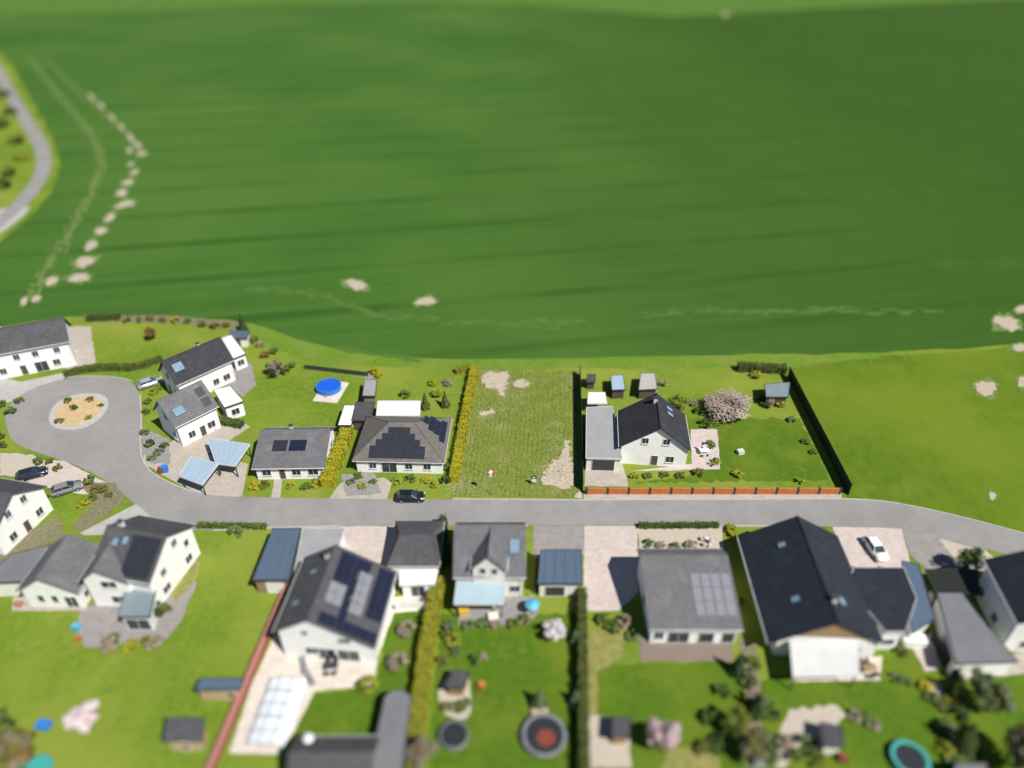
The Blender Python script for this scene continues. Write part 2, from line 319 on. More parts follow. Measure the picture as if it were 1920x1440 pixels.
# lane at the far left
lane = smooth([P(-190, -10), P(-80, 40), P(-25, 90), P(5, 150), P(48, 225), P(82, 278), P(83, 322), P(55, 365), P(0, 418), P(-80, 470), P(-300, 590)], 2, False)
strip('lane', lane, 4.6, .03, 'asphalt')
sheet('lane_apron', [(-30, 400), (20, 388), (58, 388), (48, 402), (10, 432), (-20, 450)], .024, 'concrete', .1)
# village street, turning circle
sheet('road', [(12, 800), (10, 775), (25, 750), (60, 728), (115, 711), (165, 706), (215, 708), (248, 716), (263, 740), (266, 790), (262, 845), (275, 880), (310, 903), (370, 926), (450, 932), (620, 935), (845, 937), (1095, 939), (1575, 937), (1640, 939), (1700, 948), (1800, 970), (1920, 1002), (2300, 1100), (2300, 1185), (1920, 1048), (1850, 1030), (1760, 1002), (1690, 990), (1500, 986), (1200, 985), (1000, 985), (830, 985), (650, 986), (480, 990), (400, 994), (330, 994), (282, 976), (250, 942), (205, 905), (160, 880), (115, 862), (60, 846), (22, 828)], .03, 'asphalt', sm=1)
sheet('forecourt', [(-120, 735), (-40, 700), (40, 716), (130, 697), (118, 712), (60, 730), (25, 752), (-120, 790)], .026, 'concrete')
sheet('drive_apron', [(150, 1000), (255, 945), (290, 975), (330, 992), (300, 1000), (160, 1004)], .036, 'concrete')
def kerb(pxs, sm=1):
    pts = [P(x, y) for x, y in pxs]
    if sm: pts = smooth(pts, sm, False)
    return strip('kerb', pts, .22, 0, 'kerb', .13)
kerb([(263, 740), (266, 790), (262, 845), (275, 880), (310, 903), (370, 926), (450, 931.5)])
kerb([(120, 709), (165, 705), (215, 707), (248, 715)]); kerb([(640, 987), (480, 991), (400, 995)]); kerb([(1090, 938), (1575, 936)], 0)
kerb([(1575, 936), (1640, 938), (1700, 947), (1800, 969), (1920, 1001), (2300, 1099)]); kerb([(850, 986), (990, 986)], 0); kerb([(1195, 986), (1500, 987)], 0); kerb([(848, 936), (1090, 938)], 0)
sheet('pavement', [(1094, 926), (1578, 925), (1578, 936), (1094, 938)], .034, 'paver_beige')
# driveways, terraces and garden ground
_gz = [0]
def ground(name, px, m, z=.022, amp=.04, sm=0):
    _gz[0] += 1; return sheet(name, px, z + _gz[0] * .00013, m, amp, .8, sm=sm)
ground('driveway', [(1098, 862), (1165, 862), (1178, 908), (1178, 912), (1096, 912)], 'paver_beige')
ground('driveway', [(640, 905), (720, 895), (735, 905), (725, 937), (615, 937)], 'paver_beige', .024)
ground('driveway', [(330, 905), (385, 850), (465, 870), (455, 930), (380, 927)], 'paver_beige', .024)
ground('driveway', [(318, 830), (420, 775), (470, 800), (385, 855), (330, 905), (270, 870), (268, 845)], 'paver_beige', .021)
ground('driveway', [(60, 862), (120, 864), (205, 908), (180, 930), (110, 920), (40, 900)], 'paver_pink', .024)
ground('driveway', [(640, 987), (740, 986), (735, 1065), (690, 1060), (640, 1030)], 'paver_pink', .024)
ground('driveway', [(1096, 986), (1195, 986), (1197, 1110), (1160, 1145), (1094, 1147)], 'paver_pink', .024)
ground('driveway', [(1000, 986), (1096, 986), (1096, 1040), (1000, 1045)], 'paver_grey', .023)
ground('driveway', [(1560, 988), (1690, 990), (1715, 1085), (1640, 1070), (1590, 1060)], 'paver_pink', .024)
ground('driveway', [(1690, 990), (1760, 1002), (1850, 1030), (1860, 1075), (1740, 1070), (1706, 1040)], 'paver_grey', .026)
ground('side_path', [(1740, 1120), (1760, 1118), (1800, 1190), (1790, 1200)], 'paver_beige', .024)
ground('terrace', [(515, 1190), (550, 1225), (692, 1215), (730, 1120), (745, 1135), (712, 1220), (700, 1285), (590, 1296), (560, 1355), (525, 1415), (430, 1412), (470, 1290)], 'paver_cream', .024)
ground('terrace', [(150, 1140), (370, 1090), (340, 1165), (310, 1200), (160, 1215), (145, 1180)], 'paver_grey', .024)
ground('terrace', [(25, 1120), (160, 1118), (165, 1145), (22, 1146)], 'paver_beige', .026)
ground('terrace', [(1295, 805), (1345, 805), (1350, 880), (1180, 884), (1297, 870)], 'paver_pink', .024)
ground('terrace', [(850, 1120), (1000, 1115), (1010, 1150), (990, 1170), (860, 1172)], 'gravel', .024, .1)
ground('terrace', [(1482, 1250), (1655, 1230), (1650, 1275), (1484, 1278)], 'paver_cream', .024)
ground('terrace', [(1198, 1195), (1372, 1190), (1374, 1240), (1200, 1240)], 'deck', .024)
ground('terrace', [(128, 612), (170, 612), (180, 680), (135, 695), (120, 690)], 'paver_beige', .024, .1)
ground('terrace', [(430, 690), (470, 680), (480, 722), (455, 745), (420, 720)], 'paver_grey', .024, .1)
ground('terrace', [(1700, 1195), (1745, 1190), (1765, 1255), (1735, 1260)], 'paver_pink', .026)
ground('terrace', [(1790, 1235), (1920, 1225), (1960, 1260), (1800, 1275)], 'paver_beige', .024)
ground('front_path', [(515, 895), (530, 895), (525, 934), (508, 934)], 'paver_beige', .024)
ground('garden_bed', [(158, 590), (330, 592), (460, 606), (455, 618), (330, 606), (160, 604)], 'mulch', .026, .15)
ground('garden_bed', [(1195, 988), (1355, 988), (1358, 1040), (1200, 1042)], 'pebble', .024, .1)
ground('garden_bed', [(1100, 1180), (1180, 1175), (1170, 1230), (1120, 1260), (1120, 1440), (1095, 1440)], 'dry_grass', .024, .1)
ground('garden_bed', [(1255, 1400), (1345, 1405), (1350, 1450), (1235, 1450)], 'dry_grass', .024, .1)
ground('garden_bed', [(1100, 1340), (1180, 1345), (1185, 1440), (1098, 1440)], 'pebble', .026, .1)
ground('garden_bed', [(1480, 1330), (1570, 1322), (1590, 1345), (1500, 1400), (1470, 1440), (1455, 1440), (1462, 1370)], 'pebble', .026, .15)
ground('garden_bed', [(820, 1290), (850, 1255), (880, 1262), (885, 1330), (870, 1355), (825, 1335)], 'pebble', .026, .1, 1)
ground('garden_bed', [(265, 800), (318, 825), (320, 870), (282, 868), (266, 850)], 'gravel', .028, .1)
ground('garden_bed', [(150, 905), (215, 905), (235, 940), (150, 1000), (135, 985), (175, 945)], 'mulch', .026, .1)
ground('garden_bed', [(0, 850), (60, 852), (95, 875), (60, 895), (0, 892)], 'pebble', .024, .1)
ground('garden_bed', [(640, 890), (700, 885), (715, 925), (650, 932)], 'gravel', .03, .1)
ground('garden_bed', [(120, 1010), (150, 1000), (30, 1040), (0, 1060), (-20, 1045), (110, 965)], 'mulch', .02, .1)
ground('garden_bed', [(1385, 1190), (1420, 1210), (1440, 1440), (1395, 1440), (1400, 1300)], 'mulch', .02, .2)
ground('garden_bed', [(1730, 1270), (1800, 1290), (1790, 1340), (1740, 1320)], 'pebble', .026, .1, 1)
ground('garden_bed', [(845, 988), (990, 986), (990, 992), (848, 994)], 'mulch', .034, .02)
ground('garden_bed', [(1760, 1010), (1850, 1034), (1870, 1050), (1790, 1048)], 'pebble', .03, .05)
ground('garden_bed', [(1200, 700), (1230, 700), (1235, 735), (1205, 735)], 'gravel', .024, .1)
ground('garden_bed', [(685, 700), (700, 700), (695, 760), (675, 760)], 'gravel', .024, .1)
ground('garden_bed', [(345, 1065), (375, 1040), (372, 1080), (330, 1130), (320, 1115)], 'dry_grass', .024, .1)
ground('garden_lawn', [(1225, 785), (1500, 785), (1555, 900), (1190, 905), (1300, 890), (1340, 850)], 'lawn_deep', .012, .2)
ground('garden_lawn', [(825, 1150), (1080, 1150), (1085, 1500), (800, 1500)], 'lawn_deep', .012, .2)
ground('garden_lawn', [(1120, 1245), (1380, 1240), (1440, 1500), (1110, 1500)], 'lawn_deep', .013, .2)
ground('garden_lawn', [(1400, 1280), (1730, 1215), (1960, 1270), (1960, 1500), (1420, 1500)], 'lawn_deep', .011, .2)
ground('garden_lawn', [(575, 1300), (700, 1290), (770, 1110), (820, 1090), (770, 1300), (700, 1380), (550, 1400)], 'lawn_deep', .013, .1)
ground('garden_lawn', [(735, 1130), (795, 1120), (770, 1290), (705, 1290)], 'lawn_deep', .0145, .1)
# the empty building plot
sheet('building_plot', [(890, 694), (1086, 694), (1091, 934), (846, 931)], .018, 'plot', .05, .8)
SANDS = [([(905, 703), (916, 698), (946, 697), (953, 703), (951, 722), (945, 743), (937, 741), (931, 730), (912, 728), (904, 715)], .28),
        ([(962, 720), (968, 713), (982, 711), (994, 718), (990, 725), (976, 728), (966, 725)], .14),
        ([(899, 776), (905, 769), (915, 771), (923, 766), (926, 776), (915, 778), (904, 781)], .22),
        ([(1015, 897), (1018, 884), (1030, 870), (1046, 861), (1054, 847), (1057, 828), (1066, 826), (1068, 850), (1074, 868), (1076, 912), (1058, 917), (1040, 911), (1022, 909)], .30),
        ([(1086, 920), (1091, 926), (1091, 934), (1076, 933), (1080, 926)], .1),
        ([(853, 898), (866, 894), (868, 905), (861, 915), (850, 917)], .25)]
for k, (px, amp) in enumerate(SANDS):
    sheet('bare_patch', px, .034 + .002 * k, 'sand' if k not in (5,) else 'dry_grass', amp, .35)
# bare patches in the crop
rnd = random.Random(3)
def blob(name, cx, cy, rx, ry, m, z=.04, n=44, tilt=0, rag=.22):
    ph = [rnd.uniform(0, 6.28) for _ in range(5)]; pts = []
    for i in range(n):
        t = 2 * math.pi * i / n; k = 1 + rag * (.5 * math.sin(2 * t + ph[0]) + .5 * math.sin(3 * t + ph[1]) + .45 * math.sin(7 * t + ph[2]) + .3 * math.sin(13 * t + ph[3])) + rnd.uniform(-.12, .12)
        a, b = rx * k * math.cos(t), ry * k * math.sin(t); pts.append((cx + a * math.cos(tilt) - b * math.sin(tilt), cy + a * math.sin(tilt) + b * math.cos(tilt)))
    return sheet(name, pts, z, m, 0)
for cx, cy, rx, ry, tl in [(245, 258, 9, 4, .9), (258, 272, 8, 4, .7), (266, 288, 9, 4, -.2), (243, 282, 5, 5, 0), (245, 308, 7, 3, -.4), (252, 323, 9, 4, -.3), (240, 342, 11, 5, -.3), (228, 362, 11, 6, -.3), (235, 383, 18, 6, -.2), (206, 408, 12, 6, -.5), (189, 433, 11, 7, -.4), (171, 460, 12, 8, -.4), (159, 491, 20, 9, -.35), (148, 521, 23, 7, -.15), (97, 527, 14, 7, -.3), (68, 560, 9, 6, -.5), (45, 565, 6, 8, .6),
                       (668, 534, 20, 9, .15), (798, 565, 20, 7, -.2), (1888, 606, 24, 13, .3), (1918, 580, 14, 7, 0), (1848, 728, 22, 13, .3), (1916, 652, 20, 7, .1), (1919, 716, 12, 10, 0), (1861, 930, 7, 7, 0), (228, 238, 7, 3, .9), (210, 220, 8, 3, .8), (190, 198, 8, 3, .8), (172, 182, 8, 3, .8), (1360, 27, 6, 3, 0)]:
    blob('thin_crop', cx, cy, rx * 1.22, ry * 1.3, 'pale_crop', .036, tilt=tl, rag=.3); blob('bare_patch', cx, cy, rx * .95, ry * .95, 'soil', tilt=tl)
def track(pxs, w, m, dens=1.0, seed=1):     # thin, broken tyre track through the crop
    r = random.Random(seed); pts = smooth([P(x, y) for x, y in pxs], 2, False); b = MB()
    for i in range(len(pts) - 1):
        a, c = pts[i], pts[i + 1]; L = (c - a).length; d = (c - a).normalized(); n = Vector((-d.y, d.x, 0))
        for k in range(max(1, int(L * dens))):
            p = a + d * r.uniform(0, L) + n * r.gauss(0, w * .3); l, ww = r.uniform(.5, 2.2), r.uniform(.15, .5)
            b.add([Vector((q.x, q.y, .032 + r.random() * .006)) for q in (p - d * l - n * ww, p + d * l * .6 - n * ww * 1.3, p + d * l + n * ww * .7, p - d * l * .5 + n * ww)], [(0, 1, 2, 3)])
    o = b.build('field_track', M[m]); o['kind'] = 'stuff'; return o
track([(55, 105), (100, 165), (160, 235), (195, 290), (180, 345), (150, 400), (115, 460), (75, 525), (50, 565)], 2.6, 'pale_crop', 1.5, 1)
track([(85, 108), (130, 155), (185, 205), (240, 250), (268, 292)], 2.0, 'pale_crop', 1.0, 2)
track([(470, 540), (560, 548), (640, 565), (700, 590), (790, 602), (950, 606), (1100, 602)], 3.4, 'faint_crop', 1.7, 3)
track([(1200, 590), (1360, 585), (1560, 582), (1770, 582)], 2.4, 'faint_crop', 1.5, 4)
track([(640, 652), (720, 668), (780, 672)], 1.6, 'faint_crop', 1.6, 5)
# ------------------------------------------------------------------ plants
_leafcache = {}
def foliage_mesh(kind, n, clumps, seed, leafs, flat=1.0, hollow=.55):
    key = (kind, n, clumps, seed, leafs, flat)
    if key in _leafcache: return _leafcache[key]
    r = random.Random(seed); b = MB(); mats = [M[k] for k in kind]
    cs = []
    for _ in range(clumps):
        d = Vector((r.gauss(0, 1), r.gauss(0, 1), r.gauss(0, .8) + .25)).normalized(); cs.append((d * r.uniform(hollow, .86), r.uniform(.2, .38), r.choice(range(len(mats)))))
    for c, rad, mi in cs:
        for _ in range(n // clumps):
            d = Vector((r.gauss(0, 1), r.gauss(0, 1), r.gauss(0, 1))).normalized(); p = c + d * rad * r.random() ** .4
            p = Vector((p.x, p.y, p.z * flat)); nn = (d + Vector((r.gauss(0, .5), r.gauss(0, .5), r.gauss(0, .5) + .5))).normalized()
            a = nn.orthogonal().normalized(); a = (Matrix.Rotation(r.random() * 6.28, 3, nn) @ a); e = nn.cross(a); s = leafs * r.uniform(.6, 1.3)
            b.k = mi if r.random() < .8 else r.choice(range(len(mats)))
            b.add([p - a * s, p - e * s * .55, p + a * s, p + e * s * .55], [(0, 1, 2, 3)])
    me = b.mesh('foliage', *mats); _leafcache[key] = me; return me
def bush(px, py, r, h, kind, label, name='shrub', cat='shrub', group=None, seed=0, n=520):
    p = P(px, py); o = thing(name, label, cat, p, random.uniform(0, 6), group)
    big = r > 1.2
    me = foliage_mesh(kind, n * (2 if big else 1), 16 if big else 11, seed % 4, .13 if big else .17)
    f = link(bpy.data.objects.new('foliage', me), o); f.scale = (r, r, h / 2); f.location = (0, 0, h * .52)
    b = MB()
    for k in range(3):
        t = k * 2.1 + seed; b.tube((0, 0, -.03), (math.cos(t) * r * .4, math.sin(t) * r * .4, h * .7), .05, .02, 5)
    b.build('stem', M['bark'], o); return o
def tree(px, py, r, h, kind, label, name='tree', seed=1, trunk_h=None, n=2600, leafs=.075, group=None, vr=None):
    p = P(px, py); o = thing(name, label, 'tree', p, seed * 1.3, group); trunk_h = trunk_h or h * .4; vr = vr or (h - trunk_h * .75) / 2
    rr = random.Random(seed); b = MB(); b.tube((0, 0, -.1), (.05, .03, trunk_h), .05 + h * .022, .03 + h * .014, 8)
    for k in range(9):
        t = k * 2.4 + rr.random(); e = Vector((math.cos(t) * r * .72, math.sin(t) * r * .72, trunk_h + rr.uniform(.3, 1.3) * vr)); m_ = Vector((e.x * .45, e.y * .45, trunk_h + (e.z - trunk_h) * .6))
        b.tube((.04, .02, trunk_h * .9), m_, .02 + h * .008, .02 + h * .005, 6); b.tube(m_, e, .02 + h * .005, .015, 5)
        b.tube(m_, m_ + Vector((rr.gauss(0, .3) * r, rr.gauss(0, .3) * r, vr * .6)), .03, .012, 5)
    b.build('trunk', M['bark'], o)
    f = link(bpy.data.objects.new('crown', foliage_mesh(kind, n, 34, seed, leafs, 1.0, .3)), o); f.scale = (r, r, vr); f.location = (0, 0, h - vr); return o
def conifer(px, py, r, h, kind, label, seed=1, group=None):
    p = P(px, py); o = thing('conifer', label, 'tree', p, seed, group); rr = random.Random(seed)
    b = MB(); b.tube((0, 0, -.1), (0, 0, h * .9), .1, .02, 7); b.build('trunk', M['bark'], o)
    b = MB(); mats = [M[k] for k in kind]
    for _ in range(1500):
        z = rr.random() ** 1.3; t = rr.random() * 6.283; q = r * (1 - z) * (1 + .18 * math.sin(5 * t + z * 9)) * rr.uniform(.65, 1) + .04
        c = Vector((q * math.cos(t), q * math.sin(t), .1 + z * h * .97)); nn = Vector((math.cos(t), math.sin(t), rr.gauss(.6, .4))).normalized(); a = nn.orthogonal().normalized(); a = Matrix.Rotation(rr.random() * 6, 3, nn) @ a; e = nn.cross(a); s = .16 * rr.uniform(.6, 1.3)
        b.k = rr.choice(range(len(mats))); b.add([c - a * s, c - e * s * .6, c + a * s, c + e * s * .6], [(0, 1, 2, 3)])
    b.build('crown', mats, o); return o
def hedge(pxs, w, h, kind, label, core='leaf_dark', dens=170, seed=1, amp=.12, name='hedge', sm=0, leafs=.13):
    pts = [P(x, y) for x, y in pxs]
    if sm: pts = smooth(pts, sm, False)
    o0 = pts[0].copy(); o = thing(name, label, 'hedge', o0); rr = random.Random(seed)
    b = MB(); f = MB(); mats = [M[k] for k in kind]
    for i in range(len(pts) - 1):
        a, c = pts[i] - o0, pts[i + 1] - o0; L = (c - a).length; d = (c - a).normalized(); n = Vector((-d.y, d.x, 0))
        b.obox((a + c) / 2 + Z * (h * .45), d, n, Z, L / 2 + .03, w * .40, h * .45)
        for _ in range(int(L * dens * (w + 2 * h) / 4)):
            u = rr.uniform(-.1, L + .1); lump = 1 + amp * math.sin(u * 2.3 + i) + amp * .7 * math.sin(u * 5.1 + 2)
            q = rr.random() * (w + 2 * h)
            if q < w: off = n * (q - w / 2) + Z * h * (1 + .6 * (lump - 1)); nn = Z.copy()
            elif q < w + h: off = n * (w / 2 * lump) + Z * (q - w); nn = n.copy()
            else: off = n * (-w / 2 * lump) + Z * (q - w - h); nn = -n
            p = a + d * u + off + Vector((rr.gauss(0, .05), rr.gauss(0, .05), rr.gauss(0, .05)))
            nn = (nn + Vector((rr.gauss(0, .5), rr.gauss(0, .5), rr.gauss(.2, .4)))).normalized(); t = nn.orthogonal().normalized(); t = Matrix.Rotation(rr.random() * 6, 3, nn) @ t; e = nn.cross(t); s = leafs * rr.uniform(.6, 1.3)
            f.k = rr.choice(range(len(mats))); f.add([p - t * s, p - e * s * .6, p + t * s, p + e * s * .6], [(0, 1, 2, 3)])
    b.build('core', M[core], o); f.build('foliage', mats, o); return o
# ------------------------------------------------------------------ buildings
def wall_window(parent, o, ex, n, u, z, w, h, frame='trim', name='window', glass='glass', mull=True):
    c = o + ex * u + Z * z; f = MB(); t = .07
    f.obox(c + ex * (-w / 2 + t / 2) + n * .035, ex, n, Z, t / 2, .035, h / 2); f.obox(c + ex * (w / 2 - t / 2) + n * .035, ex, n, Z, t / 2, .035, h / 2)
    f.obox(c + Z * (h / 2 - t / 2) + n * .035, ex, n, Z, w / 2 - t, .035, t / 2); f.obox(c - Z * (h / 2 - t / 2) + n * .035, ex, n, Z, w / 2 - t, .035, t / 2)
    if mull and w > .9: f.obox(c + n * .033, ex, n, Z, t * .4, .033, h / 2 - t)
    if name == 'window': f.obox(c - Z * (h / 2 + .03) + n * .08, ex, n, Z, w / 2 + .06, .08, .028)
    fo = f.build(name, M[frame], parent)
    MB().obox(c + n * .012, ex, n, Z, w / 2 - t, .010, h / 2 - t).build('pane' if name in ('window', 'patio_door') else 'door_leaf', M[glass], fo)
    return fo
def roof_box(roof, pl, u, d, w, h, m, name, lift=.06, th=.03):
    o, ex, up, n = pl
    return MB().obox(o + ex * u + up * d + n * (lift + th), ex, up, n, w / 2, h / 2, th).build(name, M[m], roof)
def gable(name, label, r0, r1, zr, ze, wl, wr, roof='roof_dark', wall='white', over=.45, ovr=None, wins=(), doors=(), sky=(), solar=(), chim=(), zel=None, zer=None, cat='house', group=None, base=0):
    a, b = [v if isinstance(v, Vector) else P(*v, zr) for v in (r0, r1)]; mid = (a + b) / 2; L = (b - a).length; yaw = math.atan2(b.y - a.y, b.x - a.x)
    zel, zer = zel or ze, zer or ze
    t = thing(name, label, cat, (mid.x, mid.y, base), yaw, group)
    hl = L / 2 - over; sl_, sr_ = (zr - zel) / wl, (zr - zer) / wr; yl, yr = wl - over, wr - (ovr or over); th = .2
    zl, zr_ = zr - th - sl_ * yl, zr - th - sr_ * yr
    w = MB(); prof = [(yl, -.1), (yl, zl), (0, zr - th - .02), (-yr, zr_), (-yr, -.1)]
    w.prism([Vector((-hl, y, z)) for y, z in prof], X * 2 * hl); wo = w.build('wall', M[wall], t)
    rf = MB()
    for s, ww, zz in ((1, wl, zel), (-1, wr, zer)):
        q = [Vector((-L / 2, 0, zr)), Vector((L / 2, 0, zr)), Vector((L / 2, s * ww, zz)), Vector((-L / 2, s * ww, zz))]
        rf.prism([p - Z * th for p in q], Z * th)
    ro = rf.build('roof', M[roof], t)
    MB().tube((-L / 2 + .02, 0, zr + .0), (L / 2 - .02, 0, zr + .0), .11, n=8).build('ridge_cap', M[roof], ro)
    for s, ww, zz in ((1, wl, zel), (-1, wr, zer)):
        MB().tube((-L / 2, s * (ww + .06), zz - .1), (L / 2, s * (ww + .06), zz - .1), .075, n=7).build('gutter', M['trim'], ro)
    for s, ww, zz in ((1, yl, zl), (-1, yr, zr_)):
        if L > 6: MB().tube((hl - .25, s * (ww + .06), .05), (hl - .25, s * (ww + .06), zz - .05), .05, n=6).build('downpipe', M['trim'], t)
    def plane(s):
        ww, zz = (wl, zel) if s > 0 else (wr, zer); up = Vector((0, -s * ww, zr - zz)).normalized(); n = X.cross(up) if s < 0 else up.cross(X)
        return (Vector((0, s * ww, zz)), X, up, n)
    walls = {'y+': (Vector((0, yl, 0)), X, Y), 'y-': (Vector((0, -yr, 0)), X, -Y), 'x+': (Vector((hl, (yl - yr) / 2, 0)), Y, X), 'x-': (Vector((-hl, (yl - yr) / 2, 0)), Y, -X)}
    for f, u, z, ww, hh in wins: wall_window(t, *walls[f], u, z, ww, hh)
    for f, u, ww, hh, m in doors: wall_window(t, *walls[f], u, hh / 2 + .05, ww, hh, name='door' if ww < 1.5 else ('patio_door' if m == 'glass' else 'garage_door'), glass=m, mull=m == 'glass')
    for s, u, d, ww, hh in sky:
        so_ = roof_box(ro, plane(s), u, d, ww, hh, 'dark_trim', 'roof_window', .03, .05); roof_box(so_, plane(s), u, d, ww - .16, hh - .16, 'skylight', 'pane', .12, .01)
    for s, u, d, ww, hh, m in solar: roof_box(ro, plane(s), u, d, ww, hh, m, 'solar_panel')
    for u, y, sz, hh in chim:
        zz = zr - (sl_ if y > 0 else sr_) * abs(y); c = MB().box(u - sz, u + sz, y - sz, y + sz, zz - .4, zz + hh).build('chimney', M['trim'], ro)
        MB().box(u - sz - .06, u + sz + .06, y - sz - .06, y + sz + .06, zz + hh + .002, zz + hh + .1).build('chimney_cap', M['dark_trim'], ro)
    t['L'] = L; t['hl'] = hl; return t, ro, walls, plane
def hip(name, label, fl, fr, W, ze, zr, rl, roof='roof_grey', wall='white', over=.45, wins=(), doors=(), cat='house'):
    a, b = P(*fl, ze), P(*fr, ze); L = (b - a).length; ex = (b - a).normalized(); ey = Vector((-ex.y, ex.x, 0)); c = (a + b) / 2 + ey * W / 2
    t = thing(name, label, cat, (c.x, c.y, 0), math.atan2(ex.y, ex.x)); hx, hy = L / 2, W / 2
    MB().box(-hx + over, hx - over, -hy + over, hy - over, -.1, ze - .05).build('wall', M[wall], t)
    rf = MB(); E_ = [(-hx, -hy, ze), (hx, -hy, ze), (hx, hy, ze), (-hx, hy, ze)]; lo = [(x, y, z - .22) for x, y, z in E_]
    if rl > 0.05: rf.add(E_ + [(-rl, 0, zr), (rl, 0, zr)] + lo, [(0, 1, 5, 4), (1, 2, 5), (2, 3, 4, 5), (3, 0, 4), (0, 6, 7, 1), (1, 7, 8, 2), (2, 8, 9, 3), (3, 9, 6, 0), (9, 8, 7, 6)])
    else: rf.add(E_ + [(0, 0, zr)] + lo, [(0, 1, 4), (1, 2, 4), (2, 3, 4), (3, 0, 4), (0, 5, 6, 1), (1, 6, 7, 2), (2, 7, 8, 3), (3, 8, 5, 0), (8, 7, 6, 5)])
    ro = rf.build('roof', M[roof], t)
    for sx in (-1, 1):
        for sy in (-1, 1): MB().tube((sx * hx, sy * hy, ze + .02), (sx * rl, 0, zr + .02), .09, n=6).build('hip_cap', M[roof], ro)
    g_ = MB()
    for q in range(4): g_.tube(lo[q], lo[(q + 1) % 4], .07, n=6)
    g_.build('gutter', M['trim'], ro)
    walls = {'y-': (Vector((0, -hy + over, 0)), X, -Y), 'y+': (Vector((0, hy - over, 0)), X, Y), 'x+': (Vector((hx - over, 0, 0)), Y, X), 'x-': (Vector((-hx + over, 0, 0)), Y, -X)}
    for f, u, z, ww, hh in wins: wall_window(t, *walls[f], u, z, ww, hh)
    for f, u, ww, hh, m in doors: wall_window(t, *walls[f], u, hh / 2 + .05, ww, hh, name='door' if ww < 1.5 else ('patio_door' if m == 'glass' else 'garage_door'), glass=m, mull=m == 'glass')
    def plane(f):
        if f == 'y-': up = Vector((0, hy, zr - ze)).normalized(); return (Vector((0, -hy, ze)), X, up, X.cross(up))
        up = Vector((-(hx - rl), 0, zr - ze)).normalized(); return (Vector((hx, 0, ze)), Y, up, Y.cross(up))
    return t, ro, walls, plane
def flat(name, label, px, h, roof='flat_grey', wall='white', cat='garage', open_=False, drop=0, wins=(), doors=(), over=.2, slats=0, group=None, edge='dark_trim'):
    # px: roof corners front-left, front-right, back-right, back-left as seen in the photo
    pts = [P(x, y, h) for x, y in px]; nq = len(pts); c = sum(pts, Vector()) / nq; c.z = 0
    ex = (pts[1] - pts[0]).normalized(); yaw = math.atan2(ex.y, ex.x); t = thing(name, label, cat, c, yaw, group)
    Rm = Matrix.Rotation(-yaw, 3, 'Z'); q = [Rm @ (p - c) for p in pts]; q = [Vector((p.x, p.y, h - (drop if i > 1 else 0))) for i, p in enumerate(q)]
    ro = MB().prism([p - Z * .22 for p in q], Z * .20).build('roof', M[roof], t)
    g_ = MB(); cc = sum((Vector((p.x, p.y, 0)) for p in q), Vector()) / nq
    for i in range(nq):
        a, b = q[i], q[(i + 1) % nq]; d = (b - a).normalized(); n = Vector((d.y, -d.x, 0)); g_.obox((a + b) / 2 + n * .045 - Z * .09, d, n, d.cross(n), (b - a).length / 2 + .05, .04, .13)
    g_.build('roof_edge', M[edge], ro)
    if slats:
        for k in range(slats):
            f = (k + .5) / slats; a, b = q[0].lerp(q[1], f), q[3].lerp(q[2], f); MB().obox((a + b) / 2 + Z * .01, (b - a).normalized(), Vector(((b - a).y, -(b - a).x, 0)).normalized(), Z, (b - a).length / 2 - .1, .03, .03).build('roof_seam', M[roof], ro)
    ins = [p + (cc - Vector((p.x, p.y, 0))).normalized() * over * 1.4 for p in q]
    if open_:
        for p in ins: MB().box(p.x - .07, p.x + .07, p.y - .07, p.y + .07, 0, p.z - .22).build('post', M['dark_trim'], t)
    else:
        w = MB(); lo = [Vector((p.x, p.y, -.1)) for p in ins]; hi_ = [Vector((p.x, p.y, p.z - .22)) for p in ins]
        w.add(lo + hi_, [tuple(range(nq))[::-1], tuple(range(nq, 2 * nq))] + [(i, (i + 1) % nq, nq + (i + 1) % nq, nq + i) for i in range(nq)]); w.build('wall', M[wall], t)
        def wl(i): a, b = lo[i], lo[(i + 1) % nq]; d = (b - a).normalized(); o_ = (a + b) / 2; return (Vector((o_.x, o_.y, 0)), d, Vector((d.y, -d.x, 0)))
        for f, u, z, ww, hh in wins: wall_window(t, *wl(f), u, z, ww, hh)
        for f, u, ww, hh, m in doors: wall_window(t, *wl(f), u, hh / 2 + .05, ww, hh, name='door' if ww < 1.5 else ('patio_door' if m == 'glass' else 'garage_door'), glass=m, mull=m == 'glass')
    return t
def merge(main, wing):        # a wing becomes parts of its house
    mm = Matrix.LocRotScale(main.location, main.rotation_euler, None).inverted() @ Matrix.LocRotScale(wing.location, wing.rotation_euler, None)
    for ch in list(wing.children):
        ch.parent = main; ch.matrix_local = mm
    bpy.data.objects.remove(wing)
def grid(side, u0, d0, rows, w, h, m, gap=.06):      # rows: strings, first row nearest the eave
    out = []
    for j, row in enumerate(rows):
        for i, ch in enumerate(row):
            if ch == '#': out.append((side, u0 + i * (w + gap), d0 + j * (h + gap), w, h, m))
    return out
